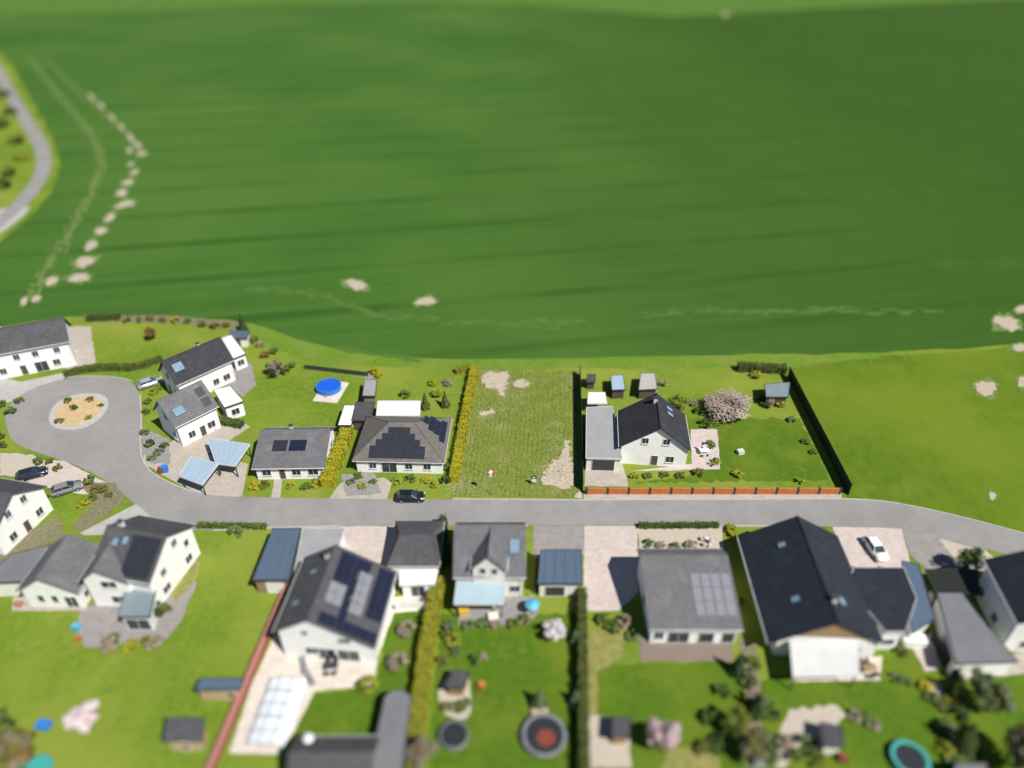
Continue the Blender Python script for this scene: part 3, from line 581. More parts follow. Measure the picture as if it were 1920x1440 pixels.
# --- upper left
gable('house', 'white two-storey house with long grey roof behind the turning circle', (-60, 626), (120, 595), 9, 5.5, 3.4, 3.3, 'roof_mid', wins=[('y-', -4.5, 1.6, 1.2, 1.3), ('y-', -1.5, 4.0, 1.1, 1.2), ('y-', 1.6, 4.0, 1.1, 1.2), ('y-', 4.4, 1.5, 1.3, 1.3), ('y-', 5.2, 4.0, 1.1, 1.2), ('x+', 0, 6.3, 1, 1.1), ('x+', 1.2, 1.5, 1.2, 1.3)], doors=[('y-', -1.2, 1.1, 2.1, 'wood_dark'), ('y-', 1.8, 2.2, 2.2, 'glass')], chim=[(-3, .6, .3, .9)])
hA, *_ = gable('house', 'white house with black roof and shaded blue gable, farther of the pair', (302, 678), (412, 632), 8, 4.5, 3.4, 3.5, 'roof_dark', wins=[('x-', -1, 1.5, 1.1, 1.2), ('x-', .6, 4.6, 1, 1.1), ('y-', 1.5, 1.5, 1.2, 1.3), ('y-', 3.6, 1.5, 1.4, 1.3), ('y-', -1.6, 1.5, 1.2, 1.3)], doors=[('x-', 1.5, 1.0, 2.1, 'wood_dark')], solar=[(-1, -3.6, 2.9, 1.7, 1.5, 'skylight')], chim=[(1.5, .5, .25, .8)])
flat('garden_room', 'white flat-roofed garden room at the far end of the black-roofed house', [(438, 672), (460, 663), (433, 628), (416, 634)], 3.0, 'flat_white', wins=[(0, 0, 1.4, 1.4, 1.3)], cat='annex')
gable('house', 'white house with grey roof, blue roof window and pale annex, nearer of the pair', (294, 752), (378, 713), 8, 4.5, 3.6, 3.9, 'roof_grey', wins=[('x-', 0, 4.8, 1, 1.1), ('x-', -1.6, 1.5, 1.2, 1.3), ('y-', -1.5, 1.5, 1.2, 1.3), ('y-', 2, 1.5, 1.4, 1.3)], doors=[('y-', .4, 1.0, 2.1, 'wood_dark')], sky=[(-1, -1.9, 2.2, 1.9, 1.5)], solar=[(-1, 2.6, 3.6, 1.3, 1.6, 'solar_black'), (-1, 2.6, 1.6, 1.3, 1.6, 'solar_black')])
flat('garden_room', 'white flat-roofed annex beside the grey-roofed house of the pair', [(421, 764), (456, 752), (431, 724), (401, 731)], 3.1, 'flat_white', wins=[(0, 0, 1.4, 1.4, 1.3)], cat='annex')
flat('carport', 'long pale blue carport roof next to the grey bungalow', [(405, 868), (441, 873), (468, 833), (389, 822)], 2.6, 'flat_pale', open_=True, slats=6, cat='carport', edge='trim')
flat('carport', 'pale blue carport roof nearest the road bend', [(336, 892), (379, 908), (409, 869), (359, 856)], 2.5, 'flat_pale', open_=True, slats=5, cat='carport', edge='trim')
flat('garden_shed', 'small shed with blue roof behind the black-roofed house', [(428, 634), (462, 634), (468, 620), (432, 620)], 2.2, 'flat_blue', 'cream_wall', cat='shed', doors=[(0, 0, .9, 1.8, 'wood_dark')])
gable('bungalow', 'white bungalow with plain grey roof and two dark panels', (488, 806), (620, 804), 4.8, 2.7, 3.2, 6.9, 'roof_grey', wins=[('y-', -3.6, 1.4, 1.4, 1.2), ('y-', 1.0, 1.4, 1.4, 1.2), ('y-', 3.6, 1.4, 1.6, 1.2), ('x+', -2, 1.4, 1.3, 1.2), ('x+', 2, 1.4, 1.3, 1.2)], doors=[('y-', -1.2, 1.0, 2.1, 'wood_dark')], solar=[(-1, -1.9, 4.1, 2.2, 2.0, 'solar_black'), (-1, .9, 4.1, 2.6, 2.0, 'solar')], chim=[(-1, 1, .25, .7)])
h4, r4, w4, p4 = hip('bungalow', 'white bungalow with hipped brown-grey roof and stepped solar array', (660, 863), (833, 867), 11.4, 2.8, 6.0, 2.0, 'roof_warm', wins=[('y-', -4.2, 1.4, 1.2, 1.2), ('y-', 1.5, 1.4, 1.2, 1.2), ('y-', 4.4, 1.4, 1.2, 1.2), ('x+', -2.5, 1.4, 1.4, 1.2), ('x+', 2, 1.4, 1.4, 1.2)], doors=[('y-', -1.6, 2.4, 2.1, 'glass')])
for j, n in enumerate((5, 5, 4, 3, 2)):
    for i in range(n): roof_box(r4, p4('y-'), (i - (n - 1) / 2) * 1.76 - .3, .95 + j * 1.06, 1.7, 1.0, 'solar_black', 'solar_panel')
for j, n in enumerate((3, 2, 2, 1)):
    for i in range(n): roof_box(r4, p4('x+'), 1.1 + (i - (n - 1) / 2) * 1.76 + .3 * j, 1.1 + j * 1.06, 1.7, 1.0, 'solar', 'solar_panel')
flat('patio_roof', 'bright white patio roof behind the hipped bungalow', [(706, 779), (787, 779), (788, 752), (709, 752)], 2.8, 'flat_white', open_=True, cat='patio roof', edge='trim')
flat('garden_shed', 'low white shed at the back corner of the golden hedge', [(634, 797), (658, 797), (668, 760), (646, 760)], 2.2, 'flat_white', 'cream_wall', cat='shed', doors=[(0, 0, .9, 1.8, 'wood')])
flat('garden_shed', 'dark-roofed shed wedged between white shed and hipped bungalow', [(660, 788), (695, 788), (702, 754), (668, 754)], 2.4, 'roof_mid', 'wood_dark', cat='shed')
flat('garden_shed', 'narrow grey-roofed shed behind the dark-roofed shed', [(680, 742), (703, 742), (706, 712), (684, 712)], 2.2, 'flat_grey', 'wood', cat='shed')
# --- right of the plot
flat('garage', 'long light grey flat-roofed garage along the right side of the plot', [(1099, 858), (1166, 860), (1148, 762), (1100, 764)], 2.9, 'flat_grey', 'cream_wall', doors=[(0, 0, 3.6, 2.2, 'dark_trim')], edge='trim')
gable('house', 'white gabled house with dark roof beside the grey garage', (1231, 737), (1239, 803), 8, 3.9, 5.2, 6.0, 'roof_dark', wins=[('x+', -1.6, 5.0, 1.1, 1.2), ('x+', 1.7, 5.0, 1.1, 1.2), ('x+', 2.6, 1.5, 1.3, 1.3), ('y+', -2.5, 1.5, 1.4, 1.3), ('y-', 0, 1.5, 1.2, 1.3)], doors=[('x+', 0.2, 1.1, 2.1, 'wood_dark'), ('y+', 1.5, 2.2, 2.2, 'glass')], sky=[(1, -2.6, 4.0, .9, 1.4), (1, -1.2, 4.0, .9, 1.4)], chim=[(-2.5, -.3, .3, .8)])
flat('garden_shed', 'small pale blue roofed shed at the end of the grey garage', [(1148, 731), (1172, 730), (1168, 703), (1146, 704)], 2.2, 'flat_pale', 'wood_dark', cat='shed')
flat('garden_shed', 'light-roofed shed behind the gabled house with dark roof', [(1198, 731), (1232, 729), (1228, 699), (1202, 700)], 2.2, 'concrete', 'wood_dark', cat='shed')
flat('garden_shed', 'tiny dark garden box at the far corner of the plot', [(1100, 716), (1116, 716), (1116, 702), (1101, 702)], 1.8, 'roof_mid', 'wood_dark', cat='shed')
flat('pergola', 'white slatted pergola at the back of the grey garage', [(1102, 756), (1138, 756), (1134, 736), (1104, 736)], 2.3, 'flat_white', open_=True, slats=5, cat='pergola', edge='trim')
flat('garden_shed', 'blue-grey roofed shed in the corner of the black fence', [(1437, 744), (1478, 744), (1481, 717), (1434, 720)], 2.3, 'flat_teal', 'wood_dark', cat='shed', doors=[(0, -.8, .9, 1.8, 'wood')])
# --- lower left
gable('house', 'white gabled house cut by the left edge below the turning circle', (-95, 905), (22, 925), 7.6, 4.4, 5.0, 5.0, 'roof_mid', wins=[('x+', 1.3, 5.2, 1, 1.2), ('x+', -1.6, 5.0, 1, 1.2), ('x+', 2.5, 1.5, 1.2, 1.3), ('x+', -2.4, 1.5, 1.2, 1.3), ('y-', -2, 1.5, 1.2, 1.3)], doors=[('x+', 0, 1.0, 2.1, 'wood_dark')])
ge = Vector((-44.32, 62.86, 8.5)); gd = Vector((math.cos(R(-12)), math.sin(R(-12)), 0))
m1, r1_, w1_, p1_ = gable('house', 'rambling white house with three grey gabled wings left of the lawn', ge - gd * 8.2, ge + gd * .45, 8.5, 5.3, 5.1, 5.1, 'roof_mid', wins=[('x+', -2.2, 4.0, 1.0, 1.2), ('x+', 1.0, 6.0, 1.0, 1.2), ('x+', 2.4, 1.5, 1.3, 1.3), ('x+', -2.6, 1.4, 1.4, 1.2), ('x+', 2.9, 4.0, .9, 1.2)], sky=[(-1, -2.2, 4.2, .9, 1.1), (-1, -.9, 4.6, .9, 1.1)], chim=[(-2.6, .5, .3, .9)],
    solar=grid(-1, .45, .8, ['####'] * 5, .95, 1.0, 'solar_black', .05))
wg, *_ = gable('wing', 'wing', (214, 1006), (173, 1070), 7.4, 5.2, 3.6, 2.6, 'roof_grey', wins=[('x+', .3, 4.3, 2.0, 1.3), ('x+', .8, 1.4, 2.0, 1.4)]); merge(m1, wg)
wg, *_ = gable('wing', 'wing', (128, 1000), (66, 1085), 6.0, 3.4, 4.4, 3.6, 'roof_grey', wins=[('x+', -1.6, 1.6, .9, 1.4), ('x+', .2, 1.6, .9, 1.4), ('y+', 2, 1.4, 1.2, 1.2)], doors=[('x+', 2.2, 1.6, 2.1, 'glass')]); merge(m1, wg)
flat('lean_to', 'blue-grey lean-to roof at the left edge of the frame', [(-40, 1093), (46, 1090), (92, 1022), (20, 1040)], 3.0, 'flat_mid', 'cream_wall', cat='lean-to')
flat('conservatory', 'teal glass-roofed conservatory in front of the white winged house', [(222, 1156), (280, 1156), (292, 1102), (236, 1102)], 2.9, 'flat_teal', 'white', cat='conservatory', doors=[(0, 0, 3.0, 2.1, 'glass')], edge='dark_trim')
# --- solar house and neighbours
b2, r2, w2, p2 = gable('house', 'white house with big dark roof and navy solar panels', (630, 1021), (576, 1162), 8, 4, 7.4, 4.6, 'roof_mid', zel=3.7, zer=5.2, wins=[('x+', -2.4, 4.9, .8, .8), ('x+', -2.0, 1.5, 1.6, 1.3), ('x+', 2.2, 3.9, 1.5, 1.0)], doors=[('x+', 2.4, 2.6, 2.1, 'glass'), ('x+', -.3, 2.2, 2.1, 'glass')], sky=[(-1, -2.0, 3.2, .8, 1.1), (-1, 2.4, 2.2, .8, 1.1)],
    solar=grid(1, -4.35, .75, ['#####.#', '#####.#', '......#', '#.....#', '#######', '###...#', '###...#'], 1.45, .98, 'solar') , chim=[(-3.8, -.6, .25, .8)])
for k in range(8): roof_box(r2, p2(1), -2.6 + k % 4 * 1.52, 3.3 + k // 4 * 1.04, 1.45, .98, 'solar_glare', 'solar_panel')
for k in range(4): roof_box(r2, p2(1), .3 + k % 2 * 1.52, 6.0 + k // 2 * 1.04, 1.45, .98, 'solar_glare', 'solar_panel')
flat('garage', 'garage with slate blue metal roof left of the solar house', [(474, 1087), (540, 1087), (564, 991), (512, 991)], 2.9, 'flat_blue', 'wood', doors=[(0, .3, 2.4, 2.1, 'cream_wall')], slats=4)
flat('garage', 'garage with pale grey flat roof tucked behind the solar house', [(548, 1094), (610, 1092), (646, 990), (568, 991)], 2.8, 'flat_grey', 'white', edge='trim')
hip('garage', 'garage with dark hipped roof and white yard wall', (727, 1060), (824, 1060), 8.0, 2.9, 4.4, 2.2, 'roof_mid', cat='garage', over=.3)
flat('annex', 'flat white annex roof in front of the dark hipped garage', [(750, 1097), (815, 1095), (821, 1068), (749, 1070)], 2.5, 'flat_white', 'white', cat='annex', edge='trim', doors=[(0, 0, 1.8, 2.0, 'glass')])
sheet('terrace', [(740, 1120), (805, 1112), (800, 1145), (735, 1150)], .075, 'paver_cream', .03)
b4, *_ = gable('house', 'house with grey roof, white dormer gable and pale blue awning', (851, 984), (986, 984), 8.6, 4.2, 4.8, 4.9, 'roof_grey', 'cream_wall', wins=[('y-', 3.2, 1.5, 1.3, 1.3), ('x+', 0, 1.5, 1.2, 1.3)], sky=[(-1, 3.2, 3.9, 1.4, 1.9)])
wg, *_ = gable('wing', 'wing', (921, 988), (915, 1044), 8.4, 5.9, 2.3, 2.3, 'roof_grey', 'cream_wall', over=.3, wins=[('x+', -.75, 5.4, .8, 1.2), ('x+', .75, 5.4, .8, 1.2)]); merge(b4, wg)
flat('awning', 'pale blue awning under the white dormer gable', [(852, 1132), (944, 1132), (948, 1086), (858, 1086)], 2.9, 'pale_awning', open_=True, cat='awning', edge='trim', drop=-.35)
flat('garage', 'small garage with blue metal roof beside the dormer house', [(1009, 1094), (1091, 1094), (1089, 1031), (1014, 1031)], 2.8, 'flat_blue', 'cream_wall', doors=[(0, -.6, 2.6, 2.0, 'dark_trim')], slats=4)
b5, r5, w5, p5 = gable('house', 'house with broad shallow grey roof and light solar panels', (1200, 1041), (1365, 1041), 5.8, 3.2, 2.2, 9.3, 'roof_grey', 'white', zel=4.6, wins=[('x-', 0, 1.6, 1.2, 1.2), ('y-', -4.2, 1.5, 1.2, 1.5)], doors=[('y-', -1.8, 2.6, 2.1, 'glass'), ('y-', 1.6, 1.9, 2.0, 'dark_trim'), ('y-', 4.3, 1.6, 2.0, 'dark_trim')], solar=grid(-1, .9, 2.6, ['####'] * 3, 1.15, 1.72, 'solar_glare', .1))
b6, r6, w6, p6 = gable('house', 'large house with black gabled roof and wooden gable top', (1495, 967), (1573, 1168), 7.2, 3.7, 6.2, 7.1, 'roof_black', 'white', zer=2.9, ovr=1.25, wins=[('x+', -3.5, 1.6, 1.2, 1.3), ('x+', 3.6, 1.6, 1.2, 1.3), ('y+', -4, 1.6, 1.3, 1.3)], doors=[('x+', 0, 2.6, 2.1, 'glass')], sky=[(-1, -4.6, 5.2, .9, 1.1), (-1, 3.8, 4.6, .9, 1.1), (1, 4.6, 5.0, 1.2, 1.0)], chim=[(5.2, .5, .3, .8)])
tri = MB(); hx = b6['hl'] + .03; tri.prism([(hx, -5.2, 3.95), (hx, 5.2, 3.95), (hx, 0, 6.95)], (.06, 0, 0)); tri.build('gable_cladding', M['wood'], b6)
flat('patio_roof', 'white ribbed patio roof in front of the black-roofed house', [(1488, 1268), (1610, 1266), (1608, 1206), (1480, 1208)], 2.8, 'patio_white', open_=True, slats=14, cat='patio roof', edge='trim', drop=-.5)
flat('extension', 'dark flat-roofed extension with pale parapet joined to the black-roofed house', [(1661, 1184), (1697, 1184), (1718, 1122), (1694, 1064), (1602, 1064), (1588, 1098)], 3.9, 'roof_black', 'white', cat='extension', edge='trim', wins=[(0, 0, 1.5, 1.2, 1.2)])
flat('extension', 'low blue-grey side roof next to the dark parapet extension', [(1712, 1186), (1752, 1160), (1722, 1058), (1692, 1052)], 2.9, 'flat_blue', 'white', cat='extension')
# --- right edge
gable('house', 'house with black roof and shaded blue dormers at the right edge', (1938, 1028), (2012, 1150), 8.4, 5.6, 4.8, 4.8, 'roof_black', 'white', wins=[('x+', -1.4, 4.8, 1, 1.2), ('x+', -2.2, 1.5, 1.2, 1.3), ('y-', -3, 1.6, 1.2, 1.3), ('y-', 1, 1.6, 1.2, 1.3)])
flat('garage', 'grey flat-roofed garage widening towards the camera at the right edge', [(1794, 1244), (1908, 1240), (1832, 1150), (1804, 1112), (1758, 1112)], 2.9, 'flat_mid', 'white', doors=[(0, -1.2, 2.6, 2.0, 'cream_wall')])
flat('carport', 'black flat roof standing in for courtyard shadow between driveway and right edge house', [(1757, 1110), (1838, 1114), (1832, 1068), (1736, 1068)], 2.7, 'fence_dark', open_=True, cat='carport')  # black roof on posts imitates the cast shadow in the courtyard
# --- bottom edge
gable('garden_house', 'dark gabled garden house cut by the bottom edge', (541, 1411), (702, 1409), 4.6, 2.8, 2.6, 2.8, 'roof_mid', 'white', cat='garden house', wins=[('x-', 0, 1.5, 1, 1)])
flat('garden_house', 'long grey flat roof beside the dark gabled garden house', [(692, 1452), (752, 1452), (771, 1308), (756, 1294), (734, 1296), (722, 1306)], 2.6, 'flat_mid', 'wood_dark', cat='garden house')
flat('garden_shed', 'shed with blue roof and pale timber front against the red wall', [(366, 1293), (450, 1292), (457, 1272), (376, 1272)], 2.3, 'flat_blue', 'wood_pale', cat='shed', doors=[(0, 1.2, .9, 1.8, 'wood')])
flat('garden_shed', 'small shed with dark grey roof on the left lawn', [(306, 1388), (378, 1388), (385, 1351), (315, 1351)], 2.4, 'roof_mid', 'wood_pale', cat='shed', drop=-.5, doors=[(0, 0, .9, 1.7, 'wood')])
flat('garden_shed', 'small dark grey roofed hut in the pebble bed by the long hedge', [(836, 1287), (868, 1290), (880, 1260), (850, 1256)], 2.0, 'roof_mid', 'wood', cat='shed')
flat('garden_shed', 'dark hut with tilted grey roof by the sandy path', [(1546, 1398), (1582, 1400), (1580, 1360), (1540, 1350)], 2.1, 'roof_mid', 'cream_wall', cat='shed', drop=.4)
flat('garden_shed', 'grey shed roof peeking in at the bottom right corner', [(1790, 1455), (1850, 1455), (1850, 1432), (1792, 1432)], 2.0, 'flat_mid', 'wood', cat='shed')
flat('garden_shed', 'small dark slate hut left of the pink blossom tree', [(1148, 1380), (1180, 1380), (1182, 1345), (1150, 1345)], 2.0, 'roof_mid', 'wood', cat='shed')
# ------------------------------------------------------------------ walls and fences
def fence(p0, p1, h, step, label, pm, qm, name='fence', th=.05, post=.06, gap=.06, zoff=.05, cap=False):
    a, b = P(*p0), P(*p1); L = (b - a).length; n = max(1, round(L / step)); d = (b - a).normalized(); s = L / n
    t = thing(name, label, 'fence', a, math.atan2(d.y, d.x))
    pme = MB().box(-post, post, -post, post, -.1, h + .06).mesh('post', M[qm]); qme = MB().box(gap, s - gap, -th / 2, th / 2, zoff, h).mesh('panel', M[pm])
    cme = MB().box(gap - .04, s - gap + .04, -th / 2 - .04, th / 2 + .04, h + .002, h + .07).mesh('rail', M[qm])
    for i in range(n + 1):
        o = link(bpy.data.objects.new('post', pme), t); o.location = (i * s, 0, 0)
        if i < n:
            o = link(bpy.data.objects.new('panel', qme), t); o.location = (i * s, 0, 0)
            if cap: o2 = link(bpy.data.objects.new('rail', cme), o)
    return t
fence((1099, 926), (1573, 926), 1.15, 3.1, 'low orange panelled fence between street and garden', 'terracotta', 'dark_trim', th=.30, post=.17, gap=.2, zoff=0)
fence((1590, 928), (1477, 706), 2.2, 2.0, 'tall black privacy fence beside the open meadow', 'fence_dark', 'fence_dark', th=.08)
fence((1092, 921), (1087, 703), 2.15, 2.0, 'tall black fence along the right side of the plot', 'fence_dark', 'fence_dark', th=.08)
fence((572, 692), (690, 706), 1.0, 2.0, 'low dark fence behind the round blue pool', 'dark_trim', 'dark_trim')
fence((1002, 1112), (1004, 1046), 1.9, 2.0, 'brown timber screen beside the small blue garage', 'wood', 'wood_dark', th=.08)
fence((1790, 1280), (1745, 1200), 1.8, 2.0, 'dark fence behind the pale garden path at right', 'fence_dark', 'fence_dark', th=.08)
def low_wall(p0, p1, h, w, label, m, cm, step=1.0):
    a, b = P(*p0), P(*p1); L = (b - a).length; d = (b - a).normalized(); t = thing('garden_wall', label, 'wall', a, math.atan2(d.y, d.x))
    MB().box(0, L, -w / 2, w / 2, -.1, h).build('masonry', M[m], t); n = round(L / step); s = L / n
    me = MB().box(.015, s - .015, -w / 2 - .06, w / 2 + .06, h + .002, h + .08).mesh('coping_stone', M[cm])
    for i in range(n): o = link(bpy.data.objects.new('coping_stone', me), t); o.location = (i * s, 0, random.uniform(0, .01))
low_wall((388, 1470), (538, 1112), 1.1, .55, 'long red brick garden wall beside the pool terrace', 'brick_red', 'coping_red')
low_wall((742, 1145), (806, 1140), 1.0, .3, 'short white yard wall below the hipped garage', 'white', 'trim')
low_wall((1740, 1118), (1800, 1196), 1.0, .35, 'pale boundary wall running beside the grey garage', 'cream_wall', 'trim')
# ------------------------------------------------------------------ hedges
hedge([(654, 812), (613, 914)], 2.0, 1.6, ('leaf_yellow', 'leaf_yellow', 'leaf_gold', 'leaf_yellow', 'leaf_lime'), 'golden flowering hedge between the two bungalows', 'leaf_yellow', seed=1, dens=260)
hedge([(890, 697), (872, 790), (852, 905)], 1.5, 1.5, ('leaf_yellow', 'leaf_yellow', 'leaf_gold', 'leaf_yellow', 'leaf_lime'), 'golden hedge along the left side of the plot', 'leaf_yellow', seed=2, dens=260)
hedge([(123, 707), (150, 697), (205, 692), (255, 694), (305, 676)], 1.3, 1.1, ('leaf_olive', 'leaf_green', 'leaf_olive'), 'curved olive hedge around the turning circle', 'leaf_dark', seed=3, sm=1)
hedge([(822, 1100), (800, 1230), (780, 1400)], 1.7, 2.0, ('leaf_yellow', 'leaf_lime', 'leaf_yellow', 'leaf_yellow'), 'long tall yellow-green hedge right of the solar house', 'leaf_olive', seed=4, dens=240)
hedge([(770, 1420), (764, 1460)], 1.7, 1.8, ('leaf_yellow', 'leaf_lime', 'leaf_olive'), 'short end of yellow-green hedge at the bottom edge', 'leaf_dark', seed=5)
hedge([(1090, 1118), (1092, 1300), (1094, 1470)], 1.1, 1.9, ('leaf_olive', 'leaf_dark', 'leaf_olive'), 'narrow dark olive hedge dividing the two lower lawns', 'leaf_dark', seed=6)
hedge([(1382, 694), (1472, 698)], 1.6, 1.5, ('leaf_olive', 'leaf_dark', 'leaf_olive'), 'dark olive hedge behind the fenced corner shed', 'leaf_dark', seed=7)
hedge([(832, 985), (836, 1060)], .9, 2.2, ('leaf_dark', 'leaf_dark', 'leaf_green'), 'dark hedge between hipped garage and dormer house', 'leaf_dark', seed=8)
hedge([(1197, 989), (1345, 988)], .7, .8, ('leaf_green', 'leaf_dark'), 'low green hedge along the street before the shallow roof', 'leaf_dark', seed=9)
hedge([(372, 988), (500, 990)], .8, .7, ('leaf_lime', 'leaf_olive', 'leaf_green'), 'low mixed hedge along the street beside the left lawn', 'leaf_dark', seed=10)
hedge([(165, 601), (225, 598)], 1.5, 1.2, ('leaf_olive', 'leaf_green', 'leaf_dark'), 'olive hedge at the field edge above the top left lawn', 'leaf_dark', seed=11)
hedge([(455, 800), (400, 790), (395, 808)], 1.5, 1.0, ('leaf_olive', 'leaf_green'), 'clipped olive hedge beside the pale carport', 'leaf_dark', seed=12)
hedge([(855, 700), (885, 694)], 1.2, 1.1, ('leaf_gold', 'leaf_olive'), 'golden hedge stub at the far left corner of the plot', 'leaf_olive', seed=13)
# ------------------------------------------------------------------ trees
tree(1364, 776, 5.2, 3.5, ('blossom_cream', 'blossom_cream', 'blossom_cream', 'twig_pink'), 'wide cream blossoming tree in the garden behind the fence', 'blossom_tree', 3, .8, 5200, .045)
tree(172, 1368, 1.9, 4.2, ('blossom', 'blossom_white', 'blossom'), 'pale pink blossom tree alone on the left lawn', 'blossom_tree', 5, 1.5, 2600, .085)
tree(1240, 1408, 1.95, 5.6, ('blossom_pink', 'blossom', 'blossom_pink'), 'pink blossom tree on the lawn below the shallow-roofed house', 'blossom_tree', 7, 1.7, 2800, .085)
tree(1040, 1196, 1.6, 2.9, ('blossom_white', 'blossom_white', 'blossom'), 'white blossoming tree beside the narrow dark hedge', 'blossom_tree', 9, 1.0, 2200, .09)
tree(796, 1430, 1.9, 4.6, ('twig', 'twig_pink', 'twig'), 'bare brown tree at the end of the long hedge', 'bare_tree', 11, 1.0, 2400, .06)
tree(28, 1440, 3.2, 3.8, ('leaf_olive', 'twig', 'leaf_olive', 'leaf_rust'), 'broad olive-brown tree at the lower left corner', 'garden_tree', 13, .8, 3600, .07)
tree(1805, 1072, 1.8, 4.6, ('leaf_dark', 'leaf_green', 'leaf_dark'), 'dark green tree beside the driveway near the right edge', 'garden_tree', 15, 1.2, 2400, .08)
tree(1400, 1420, 2.0, 4.8, ('leaf_green', 'leaf_olive', 'twig'), 'green tree right of the pink blossom tree', 'garden_tree', 17, 1.2, 2600, .08)
tree(1375, 1372, 1.7, 4.0, ('leaf_lime', 'leaf_olive', 'leaf_green'), 'light green tree in the border above the green tree', 'garden_tree', 19, 1.0, 2200, .08)
tree(1850, 1335, 2.3, 5.2, ('leaf_sage', 'leaf_olive', 'leaf_sage'), 'grey-green tree in the lower right garden', 'garden_tree', 21, 1.4, 2800, .075)
tree(1900, 1440, 3.0, 6.5, ('leaf_olive', 'twig', 'leaf_dark'), 'large dark olive tree in the bottom right corner', 'garden_tree', 23, 1.6, 3400, .07)
tree(1825, 1300, 1.5, 4.0, ('leaf_sage', 'leaf_green'), 'slim grey-green tree below the grey flat garage', 'garden_tree', 25, 1.0, 1800, .09)
tree(285, 638, 1.3, 3.4, ('leaf_rust', 'leaf_olive'), 'small rust-coloured tree on the top left lawn', 'garden_tree', 27, .8, 1600, .09)
tree(518, 705, 2.0, 3.0, ('leaf_dark', 'twig', 'twig_pink'), 'dark purple-brown tree left of the round blue pool', 'garden_tree', 29, .8, 2000, .08)
tree(1270, 772, 2.2, 3.6, ('leaf_lime', 'leaf_yellow', 'leaf_lime'), 'yellow-green tree behind the gabled house with dark roof', 'garden_tree', 31, .8, 2400, .08)
conifer(457, 622, 1.1, 4.2, ('leaf_dark', 'leaf_dark'), 'dark slim conifer at the field edge', 2)
conifer(798, 766, .8, 3.4, ('leaf_dark', 'leaf_olive'), 'conifer right of the white patio roof, nearer of two', 3)
conifer(835, 762, .8, 3.2, ('leaf_olive', 'leaf_dark'), 'conifer right of the white patio roof, beside the golden hedge', 4)
conifer(1010, 1322, 1.0, 3.0, ('leaf_dark', 'leaf_sage'), 'dark conifer on the lawn above the big trampoline', 5)
conifer(1380, 1262, 1.0, 3.8, ('leaf_dark', 'leaf_dark'), 'dark conifer at the right corner of the timber deck', 6)
conifer(1078, 1320, .8, 2.6, ('leaf_sage', 'leaf_dark'), 'grey-green conifer against the narrow olive hedge', 7)
conifer(1078, 1205, .8, 2.6, ('leaf_sage', 'leaf_dark'), 'grey-green conifer below the white blossoming tree', 8)
conifer(1418, 1335, 1.2, 3.6, ('leaf_dark', 'leaf_dark', 'leaf_green'), 'dark conifer in the border left of the sandy path', 9)
conifer(1430, 1412, 1.3, 3.8, ('leaf_dark', 'leaf_dark', 'leaf_green'), 'dark conifer low in the border between the two right lawns', 10)
conifer(1800, 1400, 1.6, 4.6, ('leaf_dark', 'leaf_dark', 'leaf_olive'), 'broad dark conifer right of the teal-rimmed trampoline', 11)
conifer(1785, 1300, 1.2, 3.6, ('leaf_dark', 'leaf_green', 'leaf_dark'), 'dark conifer below the corner of the grey flat garage', 12)
# ------------------------------------------------------------------ shrubs
GR, OL, LI, DK, TW, RU, SA, YE = ('leaf_green', 'leaf_olive'), ('leaf_olive', 'leaf_green'), ('leaf_lime', 'leaf_yellow'), ('leaf_dark', 'leaf_green'), ('twig', 'twig_pink'), ('leaf_rust', 'leaf_olive'), ('leaf_sage', 'leaf_green'), ('leaf_gold', 'leaf_yellow')
ADJ = {GR: 'green', OL: 'olive', LI: 'lime', DK: 'dark', TW: 'twiggy brown', RU: 'rusty', SA: 'grey-green', YE: 'yellow'}
ORD = ['first', 'second', 'third', 'fourth', 'fifth', 'sixth', 'seventh', 'eighth', 'ninth']
def row(items, kind, label, group=None):
    order = sorted(range(len(items)), key=lambda k: items[k][0])
    for i, (x, y, r, h) in enumerate(items):
        kd = kind if not isinstance(kind, list) else kind[i % len(kind)]; a = ADJ.get(kd, 'white')
        words = label.split()
        head = next(k for k, w in enumerate(words) if w in ('shrub', 'bush', 'plant', 'clump')); lab = ' '.join([a] + words[head:]) + ', ' + ORD[order.index(i)] + ' from left'
        bush(x, y, r, h, kd, lab, group=label, seed=i + int(x))
row([(240, 603, .9, 1.3), (262, 604, .8, 1.2), (282, 602, .9, 1.4), (305, 604, .8, 1.2), (330, 604, 1, 1.4), (352, 606, .9, 1.1), (380, 612, 1, 1.3), (405, 615, 1.1, 1.5), (425, 612, .9, 1.1)], [RU, SA, RU, OL, YE, SA, OL, RU, RU], 'shrub in the mixed border between crop and top left lawn')
row([(112, 793, .8, .8), (128, 755, .8, .9), (140, 768, .7, 1.0), (170, 752, .8, .7), (168, 785, .7, .8), (190, 762, .6, .6)], [OL, GR, DK, RU, LI, OL], 'low shrub on the sandy island of the turning circle')
row([(5, 762, .9, 1.1), (22, 775, 1, 1.2), (38, 755, .9, 1.1), (0, 822, 1, 1.4), (3, 840, .9, 1.2)], [OL, DK, GR, OL, OL], 'shrub at the left frame edge by the forecourt')
row([(72, 870, .8, 1.1), (95, 868, .7, .9), (108, 880, .8, .8)], [GR, OL, GR], 'shrub in the bed above the navy car')
row([(168, 905, 1.0, 1.2), (180, 922, .9, .9), (195, 920, .8, .9), (155, 948, 1.0, .9), (175, 935, .8, .8), (205, 930, .7, .7)], [GR, RU, OL, LI, OL, RU], 'shrub in the triangular bed at the road fork')
row([(280, 835, .9, .9), (300, 850, .9, .8), (310, 838, .8, .8), (285, 862, .8, .7), (272, 815, .8, 1.0)], [DK, SA, DK, SA, OL], 'dark shrub in the gravel bed beside the nearer paired house')
